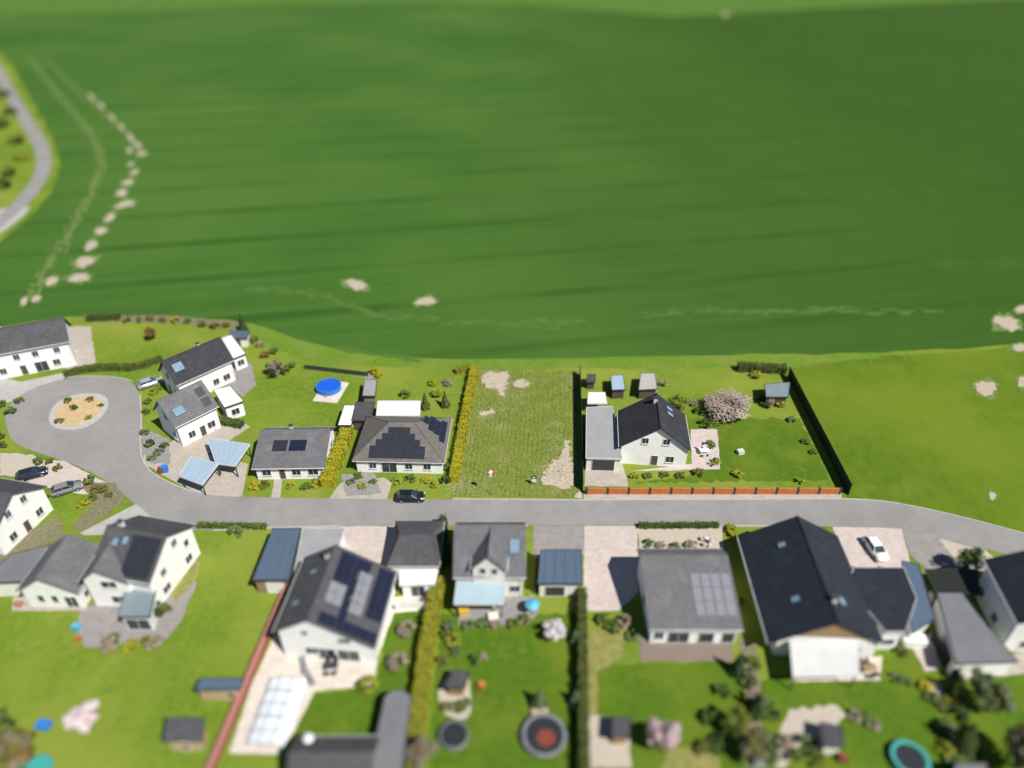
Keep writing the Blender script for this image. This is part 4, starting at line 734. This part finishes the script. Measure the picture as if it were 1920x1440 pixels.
row([(288, 738, .9, 1.0), (300, 728, .9, 1.1), (278, 755, .8, .9), (275, 775, .8, .9)], [LI, LI, GR, GR], 'bright green shrub between the paired houses and the road')
row([(478, 915, 1.0, .9), (495, 912, .9, .8), (545, 912, .8, .7), (575, 915, .9, .8), (590, 910, .9, .9)], [YE, OL, LI, OL, LI], 'small shrub in the front strip of the plain grey bungalow')
row([(660, 905, .8, .7), (680, 912, .8, .6), (672, 895, .8, .7), (700, 905, .7, .6)], [SA, LI, OL, SA], 'low plant in the gravel bed before the hipped bungalow')
row([(745, 905, .9, .7), (770, 900, 1, .8), (800, 902, .9, .7), (815, 912, .8, .7)], [LI, OL, YE, LI], 'yellowish shrub on the small front lawn behind the black car')
row([(835, 905, .9, 1.3), (838, 880, .8, 1.2)], DK, 'dark shrub at the street end of the plot hedge')
row([(703, 700, 1.1, 1.5), (712, 706, .8, 1.0)], YE, 'yellow flowering bush behind the narrow grey shed')
row([(760, 745, 1.0, 1.4), (820, 742, 1.1, 1.5), (840, 722, 1, 1.2), (812, 722, 1, 1.2)], [GR, LI, TW, LI], 'bush in the back garden of the hipped bungalow')
row([(500, 668, 1.2, 1.2), (515, 662, 1.1, 1.3), (490, 650, 1.0, 1.1), (478, 640, 1.1, 1.2), (545, 690, 1, 1.2), (535, 700, 1.1, 1.4)], [RU, OL, TW, OL, SA, DK], 'bush in the garden corner behind the black-roofed paired house')
row([(1190, 895, .8, .8), (1215, 894, .8, .7), (1245, 893, .8, .7), (1275, 894, .8, .8), (1310, 890, 1, 1.0), (1340, 872, .9, 1.2), (1330, 838, .9, 1.1), (1385, 892, 1, .9)], [LI, GR, GR, OL, GR, LI, GR, LI], 'green shrub around the gabled house beside the grey garage')
row([(1300, 760, .9, 1.4), (1312, 775, .9, 1.2), (1322, 800, 1.0, 1.6), (1245, 722, .9, 1.0)], [TW, OL, DK, TW], 'brownish shrub beside the cream blossoming tree')
row([(1440, 762, 1.2, 1.1), (1462, 760, 1.2, 1.2), (1425, 750, .9, 1.0), (1418, 708, 1, 1.5), (1485, 790, .8, .8)], [DK, LI, DK, YE, SA], 'shrub around the blue-grey corner shed')
row([(1510, 830, .8, .8), (1525, 850, .7, .7), (1500, 905, .7, .8)], [SA, OL, LI], 'small shrub at the foot of the black privacy fence')
row([(765, 1185, 1.25, 1.5), (748, 1248, 1.3, 1.6)], TW, 'round bare brown shrub in the narrow lawn right of solar house')
row([(692, 1290, 1.1, 1.3), (678, 1290, .9, .9)], [LI, OL], 'yellow-green bush at the corner of the cream terrace')
row([(250, 1215, 1.0, 1.2), (205, 1215, 1.1, 1.3), (215, 1205, .9, 1.0), (290, 1212, 1.1, 1.1), (275, 1205, .8, .9), (300, 1150, 1.2, 1.9), (312, 1148, .9, 1.4)], [LI, TW, OL, TW, GR, DK, GR], 'shrub around the grey terrace of the white winged house')
row([(440, 1000, .9, 1.2), (450, 1004, .7, 1.0)], SA, 'pale grey-green bush on the left lawn near the street')
row([(842, 1178, .9, 1.2), (838, 1195, .9, 1.3), (850, 1205, 1.0, 1.2), (855, 1225, .8, 1.0), (828, 1245, .8, .9), (890, 1240, .8, 1.0), (905, 1235, .7, .8)], [SA, GR, LI, SA, OL, DK, TW], 'garden shrub along the right side of the long hedge')
row([(862, 1330, .8, .9), (875, 1320, .7, .7), (838, 1330, .7, .8), (900, 1290, .7, .6)], [GR, SA, OL, RU], 'low plant around the pebble bed by the hut')
row([(880, 1175, .9, .9), (905, 1172, .9, .8), (930, 1174, .8, .8), (965, 1172, .9, .9), (985, 1165, .8, .8)], [SA, SA, TW, OL, GR], 'plant in the bed before the pale blue awning')
row([(1130, 1165, 1, 1.2), (1150, 1180, 1.1, 1.1), (1170, 1170, .9, 1.3), (1185, 1195, .9, 1.0)], [OL, DK, TW, SA], 'shrub at the foot of the pink driveway')
row([(1215, 1022, .9, .9), (1240, 1025, .8, .7), (1265, 1028, .9, .9), (1295, 1025, 1.0, .9), (1325, 1020, 1.0, 1.0)], [SA, TW, SA, TW, ('blossom_white', 'blossom')], 'pale plant in the pebble front bed by the shallow roof')
row([(1330, 1350, 1.1, 1.5), (1345, 1400, 1.2, 1.4), (1320, 1408, 1.0, 1.2), (1355, 1300, 1.0, 1.2)], [DK, DK, GR, DK], 'dark shrub right of the pink blossom tree')
row([(1400, 1282, 1, 1.2), (1412, 1310, 1.1, 1.3), (1425, 1345, 1, 1.3), (1430, 1385, 1.0, 1.2), (1425, 1415, 1.0, 1.1), (1440, 1330, .8, 1.0), (1410, 1250, 1, 1.2), (1445, 1420, .9, .9)], [DK, TW, DK, SA, DK, SA, OL, SA], 'shrub in the dark border between the two right lawns')
row([(1370, 995, .9, 1.1), (1378, 1010, .9, 1.0), (1385, 1130, .8, .9)], [LI, YE, SA], 'yellow-green shrub at the back left corner of the black roof')
row([(1690, 1225, .9, .9), (1680, 1275, .8, .6), (1700, 1280, .7, .6), (1735, 1290, .9, .8), (1745, 1310, .9, .8), (1765, 1325, .9, .8), (1785, 1320, 1.0, .9)], [GR, SA, SA, YE, SA, GR, LI], 'low plant around the lawn in front of the parapet extension')
row([(1770, 1370, 1.1, 1.4), (1790, 1385, 1, 1.2), (1800, 1345, 1.0, 1.5), (1770, 1410, .9, 1.0), (1815, 1400, 1.2, 1.6), (1785, 1428, 1.1, .9)], [SA, TW, DK, LI, DK, SA], 'shrub in the lower right border near the trampoline')
row([(1468, 1395, .9, 1.1), (1490, 1420, 1.0, 1.1), (1510, 1400, 1, 1.3), (1530, 1430, 1.0, 1.2), (1445, 1345, .9, 1.2)], [TW, SA, SA, GR, DK], 'plant beside the sandy garden path')
row([(1600, 1345, .8, .8), (1625, 1350, .9, .7), (1635, 1362, .8, .7)], [TW, SA, TW], 'clump of pale grasses on the lawn above the teal trampoline')
row([(8, 1370, 1.1, 1.2), (0, 1350, 1.1, 1.3)], DK, 'dark bush above the olive-brown corner tree')
row([(10, 180, 3, 3), (22, 215, 3, 3), (5, 240, 3, 4), (30, 270, 3, 3), (18, 330, 2.5, 3), (8, 355, 2.5, 3), (40, 300, 2.5, 2)], [DK, OL, GR, OL, OL, DK, LI], 'bush in the rough ground left of the curved lane')
# ------------------------------------------------------------------ cars
def car(px, py, yaw, body, label, L=4.4, W=1.8):
    t = thing('parked_car', label, 'car', P(px, py, .03), yaw)
    def ring(x, w, z0, z1): return [Vector((x, -w, z0)), Vector((x, w, z0)), Vector((x, w * 1.0, (z0 + z1) / 2)), Vector((x, w * .93, z1)), Vector((x, -w * .93, z1)), Vector((x, -w, (z0 + z1) / 2))]
    secs = [(-L / 2, W * .42, .42, .78), (-L / 2 + .12, W * .48, .25, .92), (-L * .3, W / 2, .22, .95), (0, W / 2, .22, .95), (L * .2, W / 2, .22, .93), (L / 2 - .5, W * .49, .22, .84), (L / 2 - .1, W * .46, .28, .72), (L / 2, W * .40, .4, .62)]
    b = MB(); vs = [];
    for s in secs: vs += ring(*s)
    n = 6; fs = [(i * n + j, i * n + (j + 1) % n, (i + 1) * n + (j + 1) % n, (i + 1) * n + j) for i in range(len(secs) - 1) for j in range(n)] + [tuple(range(n))[::-1], tuple(range(len(vs) - n, len(vs)))]
    b.add(vs, fs); b.build('body', M[body], t, True)
    lo = [(-L * .46, -W * .44), (L * .24, -W * .44), (L * .24, W * .44), (-L * .46, W * .44)]; hi = [(-L * .34, -W * .35), (L * .06, -W * .35), (L * .06, W * .35), (-L * .34, W * .35)]
    g_ = MB(); g_.add([Vector((x, y, .9)) for x, y in lo] + [Vector((x, y, 1.40)) for x, y in hi], [(0, 1, 5, 4), (1, 2, 6, 5), (2, 3, 7, 6), (3, 0, 4, 7)]); g_.build('windows', M['glass'], t)
    r = MB(); r.add([Vector((x * 1.02, y * 1.03, 1.40)) for x, y in hi] + [Vector((x * .9 - .02, y * .85, 1.46)) for x, y in hi], [(0, 1, 5, 4), (1, 2, 6, 5), (2, 3, 7, 6), (3, 0, 4, 7), (4, 5, 6, 7), (3, 2, 1, 0)])
    for i in range(4): r.tube(Vector((*lo[i], .9)), Vector((*hi[i], 1.4)), .045, n=5)
    for sy in (-1, 1): r.tube((-L * .1, sy * W * .443, .9), (-L * .12, sy * W * .353, 1.4), .045, n=5)
    r.build('cabin_roof', M[body], t)
    for sx in (-L * .3, L * .31):
        for sy in (-1, 1):
            w = MB().tube((sx, sy * (W / 2 - .2), .32), (sx, sy * (W / 2 + .015), .32), .32, n=16).build('tyre', M['tyre'], t); MB().tube((sx, sy * (W / 2 + .016), .32), (sx, sy * (W / 2 + .03), .32), .2, n=12).build('rim', M['metal'], w)
    for sy in (-1, 1):
        MB().obox((L / 2 - .1, sy * W * .33, .68), X, Y, Z, .09, .18, .06).build('headlight', M['lamp'], t); MB().obox((-L / 2 + .1, sy * W * .36, .78), X, Y, Z, .08, .16, .07).build('tail_light', M['tail'], t)
        MB().obox((L * .2, sy * (W / 2 + .06), .98), X, Y, Z, .06, .09, .06).build('wing_mirror', M[body], t)
    return t
car(770, 936, 0, 'car_black', 'black car parked on the street below the hipped bungalow')
car(62, 893, R(28), 'car_navy', 'navy car parked on the drive below the turning circle')
car(1640, 1034, R(-84), 'car_white', 'white car parked on the pink drive by the black-roofed house')
car(283, 722, R(35), 'car_silver', 'pale blue-silver car left of the paired houses')
car(128, 920, R(30), 'rubber_grey', 'grey car beside the gabled house at the left edge')
# ------------------------------------------------------------------ the island
pts = smooth([P(x, y) for x, y in [(90, 785), (100, 760), (130, 742), (170, 737), (200, 742), (206, 760), (190, 785), (160, 803), (125, 808), (98, 802)]], 2)
b = MB(); b.prism([Vector((p.x, p.y, -.05)) for p in pts], Z * .17); b.build('island_kerb', M['kerb'])['kind'] = 'structure'
c = sum(pts, Vector()) / len(pts); b = MB(); b.prism([Vector((c.x + (p.x - c.x) * .78, c.y + (p.y - c.y) * .78, .0)) for p in pts], Z * .16); b.build('island_sand', mat('island_sand', (.55, .40, .22), (.42, .31, .17), 1.5, .95, .4))['kind'] = 'structure'
# ------------------------------------------------------------------ garden things
def pool(px, py, r, h, label, m, rim, name='round_pool', ladder=True):
    t = thing(name, label, 'pool', P(px, py)); b = MB(); b.tube((0, 0, -.05), (0, 0, h), r, n=32, cap=False); b.build('pool_wall', M[rim], t)
    MB().ring((0, 0, h), r, .09, 36, 6, .5).build('rim', M[rim], t); MB().tube((0, 0, h - .25), (0, 0, h - .1), r - .02, n=32).build('cover', M[m], t)
    if ladder:
        l = MB()
        for s in (-.22, .22):
            l.tube((s, -r - .45, 0), (s, -r - .05, h + .5), .03, n=6); l.tube((s, -r - .05, h + .5), (s, -r + .3, 0.3), .03, n=6)
        for k in range(3): l.tube((-.22, -r - .36 + k * .12, .3 + k * .35), (.22, -r - .36 + k * .12, .3 + k * .35), .025, n=6)
        l.build('ladder', M['metal'], t)
    return t
sheet('pool_base', [(586, 752), (632, 756), (655, 718), (612, 712)], .04, 'paver_cream', .02)
pool(617, 730, 2.25, .9, 'round blue covered pool on a pale paved square', 'blue_pool', 'blue_tarp')
def trampoline(px, py, r, label, pad, matm, net=False, h=.75):
    t = thing('trampoline', label, 'trampoline', P(px, py)); MB().ring((0, 0, h), r, .22, 36, 6, .2).build('pad', M[pad], t); MB().tube((0, 0, h - .06), (0, 0, h - .03), r - .15, n=32).build('mat', M[matm], t)
    for k in range(6):
        a = k * math.pi / 3 + .2; x, y = r * math.cos(a), r * math.sin(a); MB().tube((x * .97, y * .97, 0), (x * .97, y * .97, h), .04, n=6).build('leg', M['metal'], t)
        if net: MB().tube((x * 1.04, y * 1.04, 0), (x * 1.04, y * 1.04, h + 1.8), .03, n=6).build('net_pole', M['dark_trim'], t)
    return t
trampoline(1703, 1428, 1.75, 'teal-rimmed trampoline on the lower right lawn', 'teal_pad', 'mesh_black')
trampoline(70, 1452, 1.5, 'teal trampoline cut by the bottom edge at left', 'teal_pad', 'teal_pad')
tr = trampoline(1020, 1384, 2.25, 'large round grey trampoline with a rust-red centre beside the dark hedge', 'rubber_grey', 'mesh_black', True)
MB().tube((.2, -.35, .731), (.2, -.35, .745), 1.0, n=20).build('mat_patch', M['rust_red'], tr)
pool(852, 1384, 1.5, .8, 'small round pool with dark cover beside the bare brown tree', 'mesh_black', 'rubber_grey', ladder=False)
# pool enclosure of sliding white panels
a, b_ = P(497, 1400), P(540, 1276); d = (b_ - a).normalized(); L = (b_ - a).length
t = thing('pool_enclosure', 'low white panelled pool enclosure on the cream terrace', 'pool cover', a, math.atan2(d.y, d.x)); W = 2.25
for k in range(5):
    x0, x1 = L * k / 5, L * (k + 1) / 5 - .04; b = MB(); n = 10; hh = .6 - .05 * (k % 2)
    vs = [Vector((x, W * math.cos(math.pi * j / n), .05 + hh * math.sin(math.pi * j / n) ** .7)) for x in (x0, x1) for j in range(n + 1)]
    b.add(vs, [(j, j + 1, n + 2 + j, n + 1 + j) for j in range(n)]); s_ = b.build('panel', M['pool_panel'], t)
    for x in (x0, x1):
        f = MB()
        for j in range(n): f.tube(Vector((x, W * math.cos(math.pi * j / n), .06 + hh * math.sin(math.pi * j / n) ** .7)), Vector((x, W * math.cos(math.pi * (j + 1) / n), .06 + hh * math.sin(math.pi * (j + 1) / n) ** .7)), .06, n=5)
        f.build('rib', M['metal'], s_)
    for j in (2, 4, 6, 8):
        p_ = Vector((0, W * math.cos(math.pi * j / n), .07 + hh * math.sin(math.pi * j / n) ** .7)); MB().tube(p_ + X * x0, p_ + X * x1, .05, n=5).build('bar', M['metal'], s_)
def parasol(px, py, r, h, label, m):
    t = thing('parasol', label, 'parasol', P(px, py)); MB().tube((0, 0, 0), (0, 0, h), .03, n=6).build('pole', M['metal'], t); MB().tube((0, 0, 0), (0, 0, .08), .3, n=12).build('foot', M['rubber_grey'], t)
    b = MB(); n = 8; b.add([Vector((0, 0, h + .05))] + [Vector((r * math.cos(6.2832 * k / n), r * math.sin(6.2832 * k / n), h - .45)) for k in range(n)], [(0, 1 + k, 1 + (k + 1) % n) for k in range(n)]); b.build('canopy', M[m], t)
parasol(998, 1150, .95, 2.3, 'bright cyan parasol beside the dormer house terrace', 'cyan')
def table_set(px, py, yaw, label, m, cm):
    p = P(px, py, .03); t = thing('garden_table', label + ' table', 'table', p, yaw); MB().box(-.8, .8, -.45, .45, .7, .75).build('table_top', M[m], t)
    for sx in (-.7, .7):
        for sy in (-.36, .36): MB().box(sx - .03, sx + .03, sy - .03, sy + .03, 0, .7).build('leg', M[m], t)
    for k, (x, y, r) in enumerate([(-.45, -.85, 0), (.45, -.85, 0), (-.45, .85, math.pi), (.45, .85, math.pi)]):
        q = Matrix.Rotation(yaw, 3, 'Z') @ Vector((x, y, 0)); c = thing('garden_chair', label + ' ' + ('near left', 'near right', 'far left', 'far right')[k] + ' chair', 'chair', p + q, yaw + r, label + ' chairs')
        MB().box(-.24, .24, -.24, .24, .42, .47).build('seat', M[cm], c); MB().box(-.24, .24, -.27, -.23, .47, .95).build('backrest', M[cm], c)
        for sx in (-.2, .2):
            for sy in (-.2, .2): MB().box(sx - .02, sx + .02, sy - .02, sy + .02, 0, .42).build('leg', M[cm], c)
table_set(622, 1254, .1, 'dark garden dining set on the cream terrace,', 'dark_trim', 'dark_trim')
table_set(1628, 1258, .3, 'brown dining set beside the white ribbed patio roof,', 'wood', 'wood_dark')
table_set(1320, 850, .2, 'white dining set on the terrace by the gabled house,', 'sign_white', 'trim')
def lounger(px, py, yaw, label):
    t = thing('sun_lounger', label, 'lounger', P(px, py, .03), yaw); MB().box(-.95, .4, -.32, .32, .28, .36).build('seat', M['rubber_grey'], t); MB().obox((.68, 0, .5), Vector((.8, 0, .6)).normalized(), Y, Vector((-.6, 0, .8)).normalized(), .38, .32, .04).build('backrest', M['rubber_grey'], t)
    for x in (-.85, .3):
        for y in (-.27, .27): MB().box(x - .03, x + .03, y - .03, y + .03, 0, .28).build('leg', M['dark_trim'], t)
lounger(570, 1250, R(110), 'grey sun lounger on the cream terrace, the one nearer the house'); lounger(582, 1275, R(125), 'grey sun lounger on the cream terrace, the one nearer the pool')
def crate(px, py, sx, sy, h, m, name, label, cat, lid=None):
    t = thing(name, label, cat, P(px, py, .02), random.uniform(-.3, .3)); MB().box(-sx, sx, -sy, sy, 0, h).build('body', M[m], t); MB().box(-sx - .03, sx + .03, -sy - .03, sy + .03, h + .002, h + .06).build('lid', M[lid or m], t)
    MB().box(-sx * .5, sx * .5, sy + .001, sy + .05, h * .8, h * .9).build('handle', M[lid or m], t)
crate(310, 884, .45, .4, 1.05, 'blue_tarp', 'waste_bin', 'blue waste bin beside the pale carport', 'bin')
crate(303, 886, .3, .3, 1.0, 'rust_red', 'waste_bin', 'red-brown waste bin beside the blue bin', 'bin')
crate(84, 1362, .7, .5, .5, 'blue_tarp', 'sandbox', 'small blue sandbox on the left lawn', 'sandbox')
crate(0, 1105, .7, .5, .8, 'orange', 'storage_box', 'orange storage box below the lean-to at the left edge', 'box')
crate(146, 1182, .35, .3, 1.0, 'cyan', 'water_barrel', 'blue water barrel at the left end of the grey terrace', 'barrel')
crate(148, 1200, .3, .25, .6, 'terracotta', 'planter', 'terracotta planter below the blue water barrel', 'planter')
crate(278, 1165, .35, .25, .5, 'terracotta', 'planter', 'terracotta planter in front of the teal conservatory', 'planter')
crate(36, 1135, .5, .3, .5, 'coping_red', 'planter', 'reddish planter on the terrace of the leftmost wing', 'planter')
crate(870, 1150, .6, .4, .7, 'yellow', 'storage_box', 'yellow storage box in front of the pale blue awning', 'box')
crate(1012, 1338, .9, .35, .4, 'wood_pale', 'storage_box', 'pale timber bench box above the big trampoline', 'box')
crate(903, 1287, .35, .3, .5, 'orange', 'planter', 'orange planter on the lawn right of the pebble bed', 'planter')
crate(1700, 1183, .3, .3, 1.0, 'terracotta', 'planter', 'tall terracotta planter at the corner of the parapet extension', 'planter')
crate(1578, 1425, .4, .35, .7, 'rust_red', 'planter', 'rust-red planter below the dark tilted hut', 'planter')
crate(1418, 1432, .45, .4, .8, 'flat_pale', 'storage_box', 'pale blue storage box in the dark border at bottom', 'box')
crate(1312, 1196, 1.1, .45, .8, 'cream_wall', 'storage_box', 'cream storage box against the front of the shallow-roofed house', 'box')
crate(1710, 1208, 1.3, .6, 1.2, 'white', 'garden_cabinet', 'white garden cabinet beside the parapet extension', 'cabinet')
crate(925, 1160, .6, .5, .6, 'cream_wall', 'storage_box', 'cream storage box on the gravel terrace', 'box')
crate(940, 1135, .5, .4, .9, 'rubber_grey', 'barbecue', 'grey barbecue at the right end of the awning', 'barbecue')
crate(1388, 850, .5, .4, .6, 'trim', 'storage_box', 'pale box on the lawn right of the gabled house', 'box')
def ball(px, py, z, r, label, name, m, cat):
    t = thing(name, label, cat, P(px, py, z)); b = MB(); n = 12
    for j in range(5): 
        a0, a1 = math.pi / 2 * j / 5, math.pi / 2 * (j + 1) / 5; b.tube((0, 0, r * .5 * math.sin(a0)), (0, 0, r * .5 * math.sin(a1) + .0005), r * math.cos(a0), max(.01, r * math.cos(a1)), n, False)
    b.build('dish', M[m], t, True); MB().tube((0, 0, -.7), (0, 0, .02), .05, n=6).build('mast', M['metal'], t)
ball(578, 1384, 4.0, .55, 'round white satellite dish on the dark garden house', 'satellite_dish', 'sign_white', 'dish')
# ------------------------------------------------------------------ in the plot: sign post and site board
t = thing('road_sign', 'tall grey post with round red-rimmed sign at the plot front', 'sign', P(922, 928)); H_ = 4.95
MB().tube((0, 0, -.2), (0, 0, 1.3), .075, n=10).build('sleeve', M['metal'], t); MB().tube((0, 0, 1.3), (-.08, 0, H_ + .1), .045, n=8).build('pole', M['metal'], t)
dn = Vector((.15, -.95, .25)).normalized(); cc = Vector((-.08, -.09, H_ - .2))
dk = MB().tube(cc, cc + dn * .02, .42, n=24).build('sign_disc', M['sign_red'], t); MB().tube(cc + dn * .022, cc + dn * .028, .30, n=24).build('sign_face', M['sign_white'], dk)
ex = dn.cross(Z).normalized(); up = ex.cross(dn); MB().obox(cc + dn * .033, (ex + up * .9).normalized(), (up - ex * .9).normalized(), dn, .30, .035, .003).build('red_bar', M['sign_red'], dk)
MB().obox(cc - up * .58, ex, up, dn, .16, .12, .012).build('plate', M['sign_white'], t)
t = thing('site_board', 'small white site board with black top standing on the plot', 'sign', P(1001, 909), R(-6))
for sx in (-.28, .28): MB().box(sx - .035, sx + .035, -.03, .03, -.1, .75).build('leg', M['metal'], t)
MB().box(-.36, .36, -.05, .01, .62, 1.22).build('board', M['sign_white'], t); hd = MB().box(-.40, .40, -.05, .01, 1.23, 1.85).build('header', M['sign_dark'], t)
b = MB(); b.add([Vector((.22 * math.cos(k * .628), -.054, 1.56 + .16 * math.sin(k * .628))) for k in range(10)], [tuple(range(10))]); b.build('emblem', M['sign_white'], hd)
def in_sand(x, y):
    for px, _a in SANDS[:5]:
        c = False; pp = [P(*v) for v in px]
        for i in range(len(pp)):
            a, d = pp[i], pp[i - 1]
            if (a.y > y) != (d.y > y) and x < (d.x - a.x) * (y - a.y) / (d.y - a.y) + a.x: c = not c
        if c: return True
    return False
# ------------------------------------------------------------------ grass tufts on the plot
rg = random.Random(5); b = MB()
q = [P(851, 929), P(1086, 932), P(1083, 697), P(896, 697)]
kinds = ['plot', 'leaf_lime', 'dry_grass', 'leaf_green']
for _ in range(15000):
    u, v = rg.random(), rg.random(); p = (q[0] * (1 - u) + q[1] * u) * (1 - v) + (q[3] * (1 - u) + q[2] * u) * v; p.z = .015
    if rg.random() < .9 and in_sand(p.x, p.y): continue
    b.k = rg.choices((0, 1, 2, 3), (5, 2, 2, 1))[0]; hh = rg.uniform(.05, .14)
    for k in range(3):
        a = rg.random() * 6.28; w = Vector((math.cos(a), math.sin(a), 0)) * rg.uniform(.03, .06); o_ = Vector((rg.gauss(0, .07), rg.gauss(0, .07), 0)); b.add([p + o_ - w, p + o_ + w, p + o_ + Vector((rg.gauss(0, .08), rg.gauss(0, .08), hh))], [(0, 1, 2)])
b.build('grass', [M[k] for k in kinds])['kind'] = 'stuff'

b = MB(); m_straw = mat('straw', (.36, .34, .17), (.27, .26, .10), 3, .95)
for _ in range(5500):
    u, v = rg.random(), rg.random() ** 1.25; p = (q[0] * (1 - u) + q[1] * u) * (1 - v) + (q[3] * (1 - u) + q[2] * u) * v; p.z = .05 + rg.random() * .03
    if in_sand(p.x, p.y): continue
    a = rg.random() * 6.28; e = Vector((math.cos(a), math.sin(a), rg.gauss(0, .2))); w = Vector((-e.y, e.x, 0)); l, ww = rg.uniform(.05, .17), rg.uniform(.012, .03)
    b.add([p - e * l - w * ww, p + e * l - w * ww, p + e * l + w * ww, p - e * l + w * ww], [(0, 1, 2, 3)])
b2_ = MB()
for c_, n_ in (((928, 714), 260), ((940, 738), 120), ((978, 720), 90), ((1048, 885), 420), ((912, 775), 160), ((1058, 850), 160), ((858, 905), 160)):
    for _ in range(n_):
        p = P(c_[0] + rg.gauss(0, 19), c_[1] + rg.gauss(0, 13)); p.z = .05; a = rg.random() * 6.28; e = Vector((math.cos(a), math.sin(a), 0)); w = Vector((-e.y, e.x, 0)); l, ww = rg.uniform(.06, .25), rg.uniform(.03, .09)
        b2_.add([p - e * l, p - w * ww, p + e * l, p + w * ww], [(0, 1, 2, 3)])
b2_.build('sand_crumbs', M['sand'])['kind'] = 'stuff'
b.build('straw', m_straw)['kind'] = 'stuff'
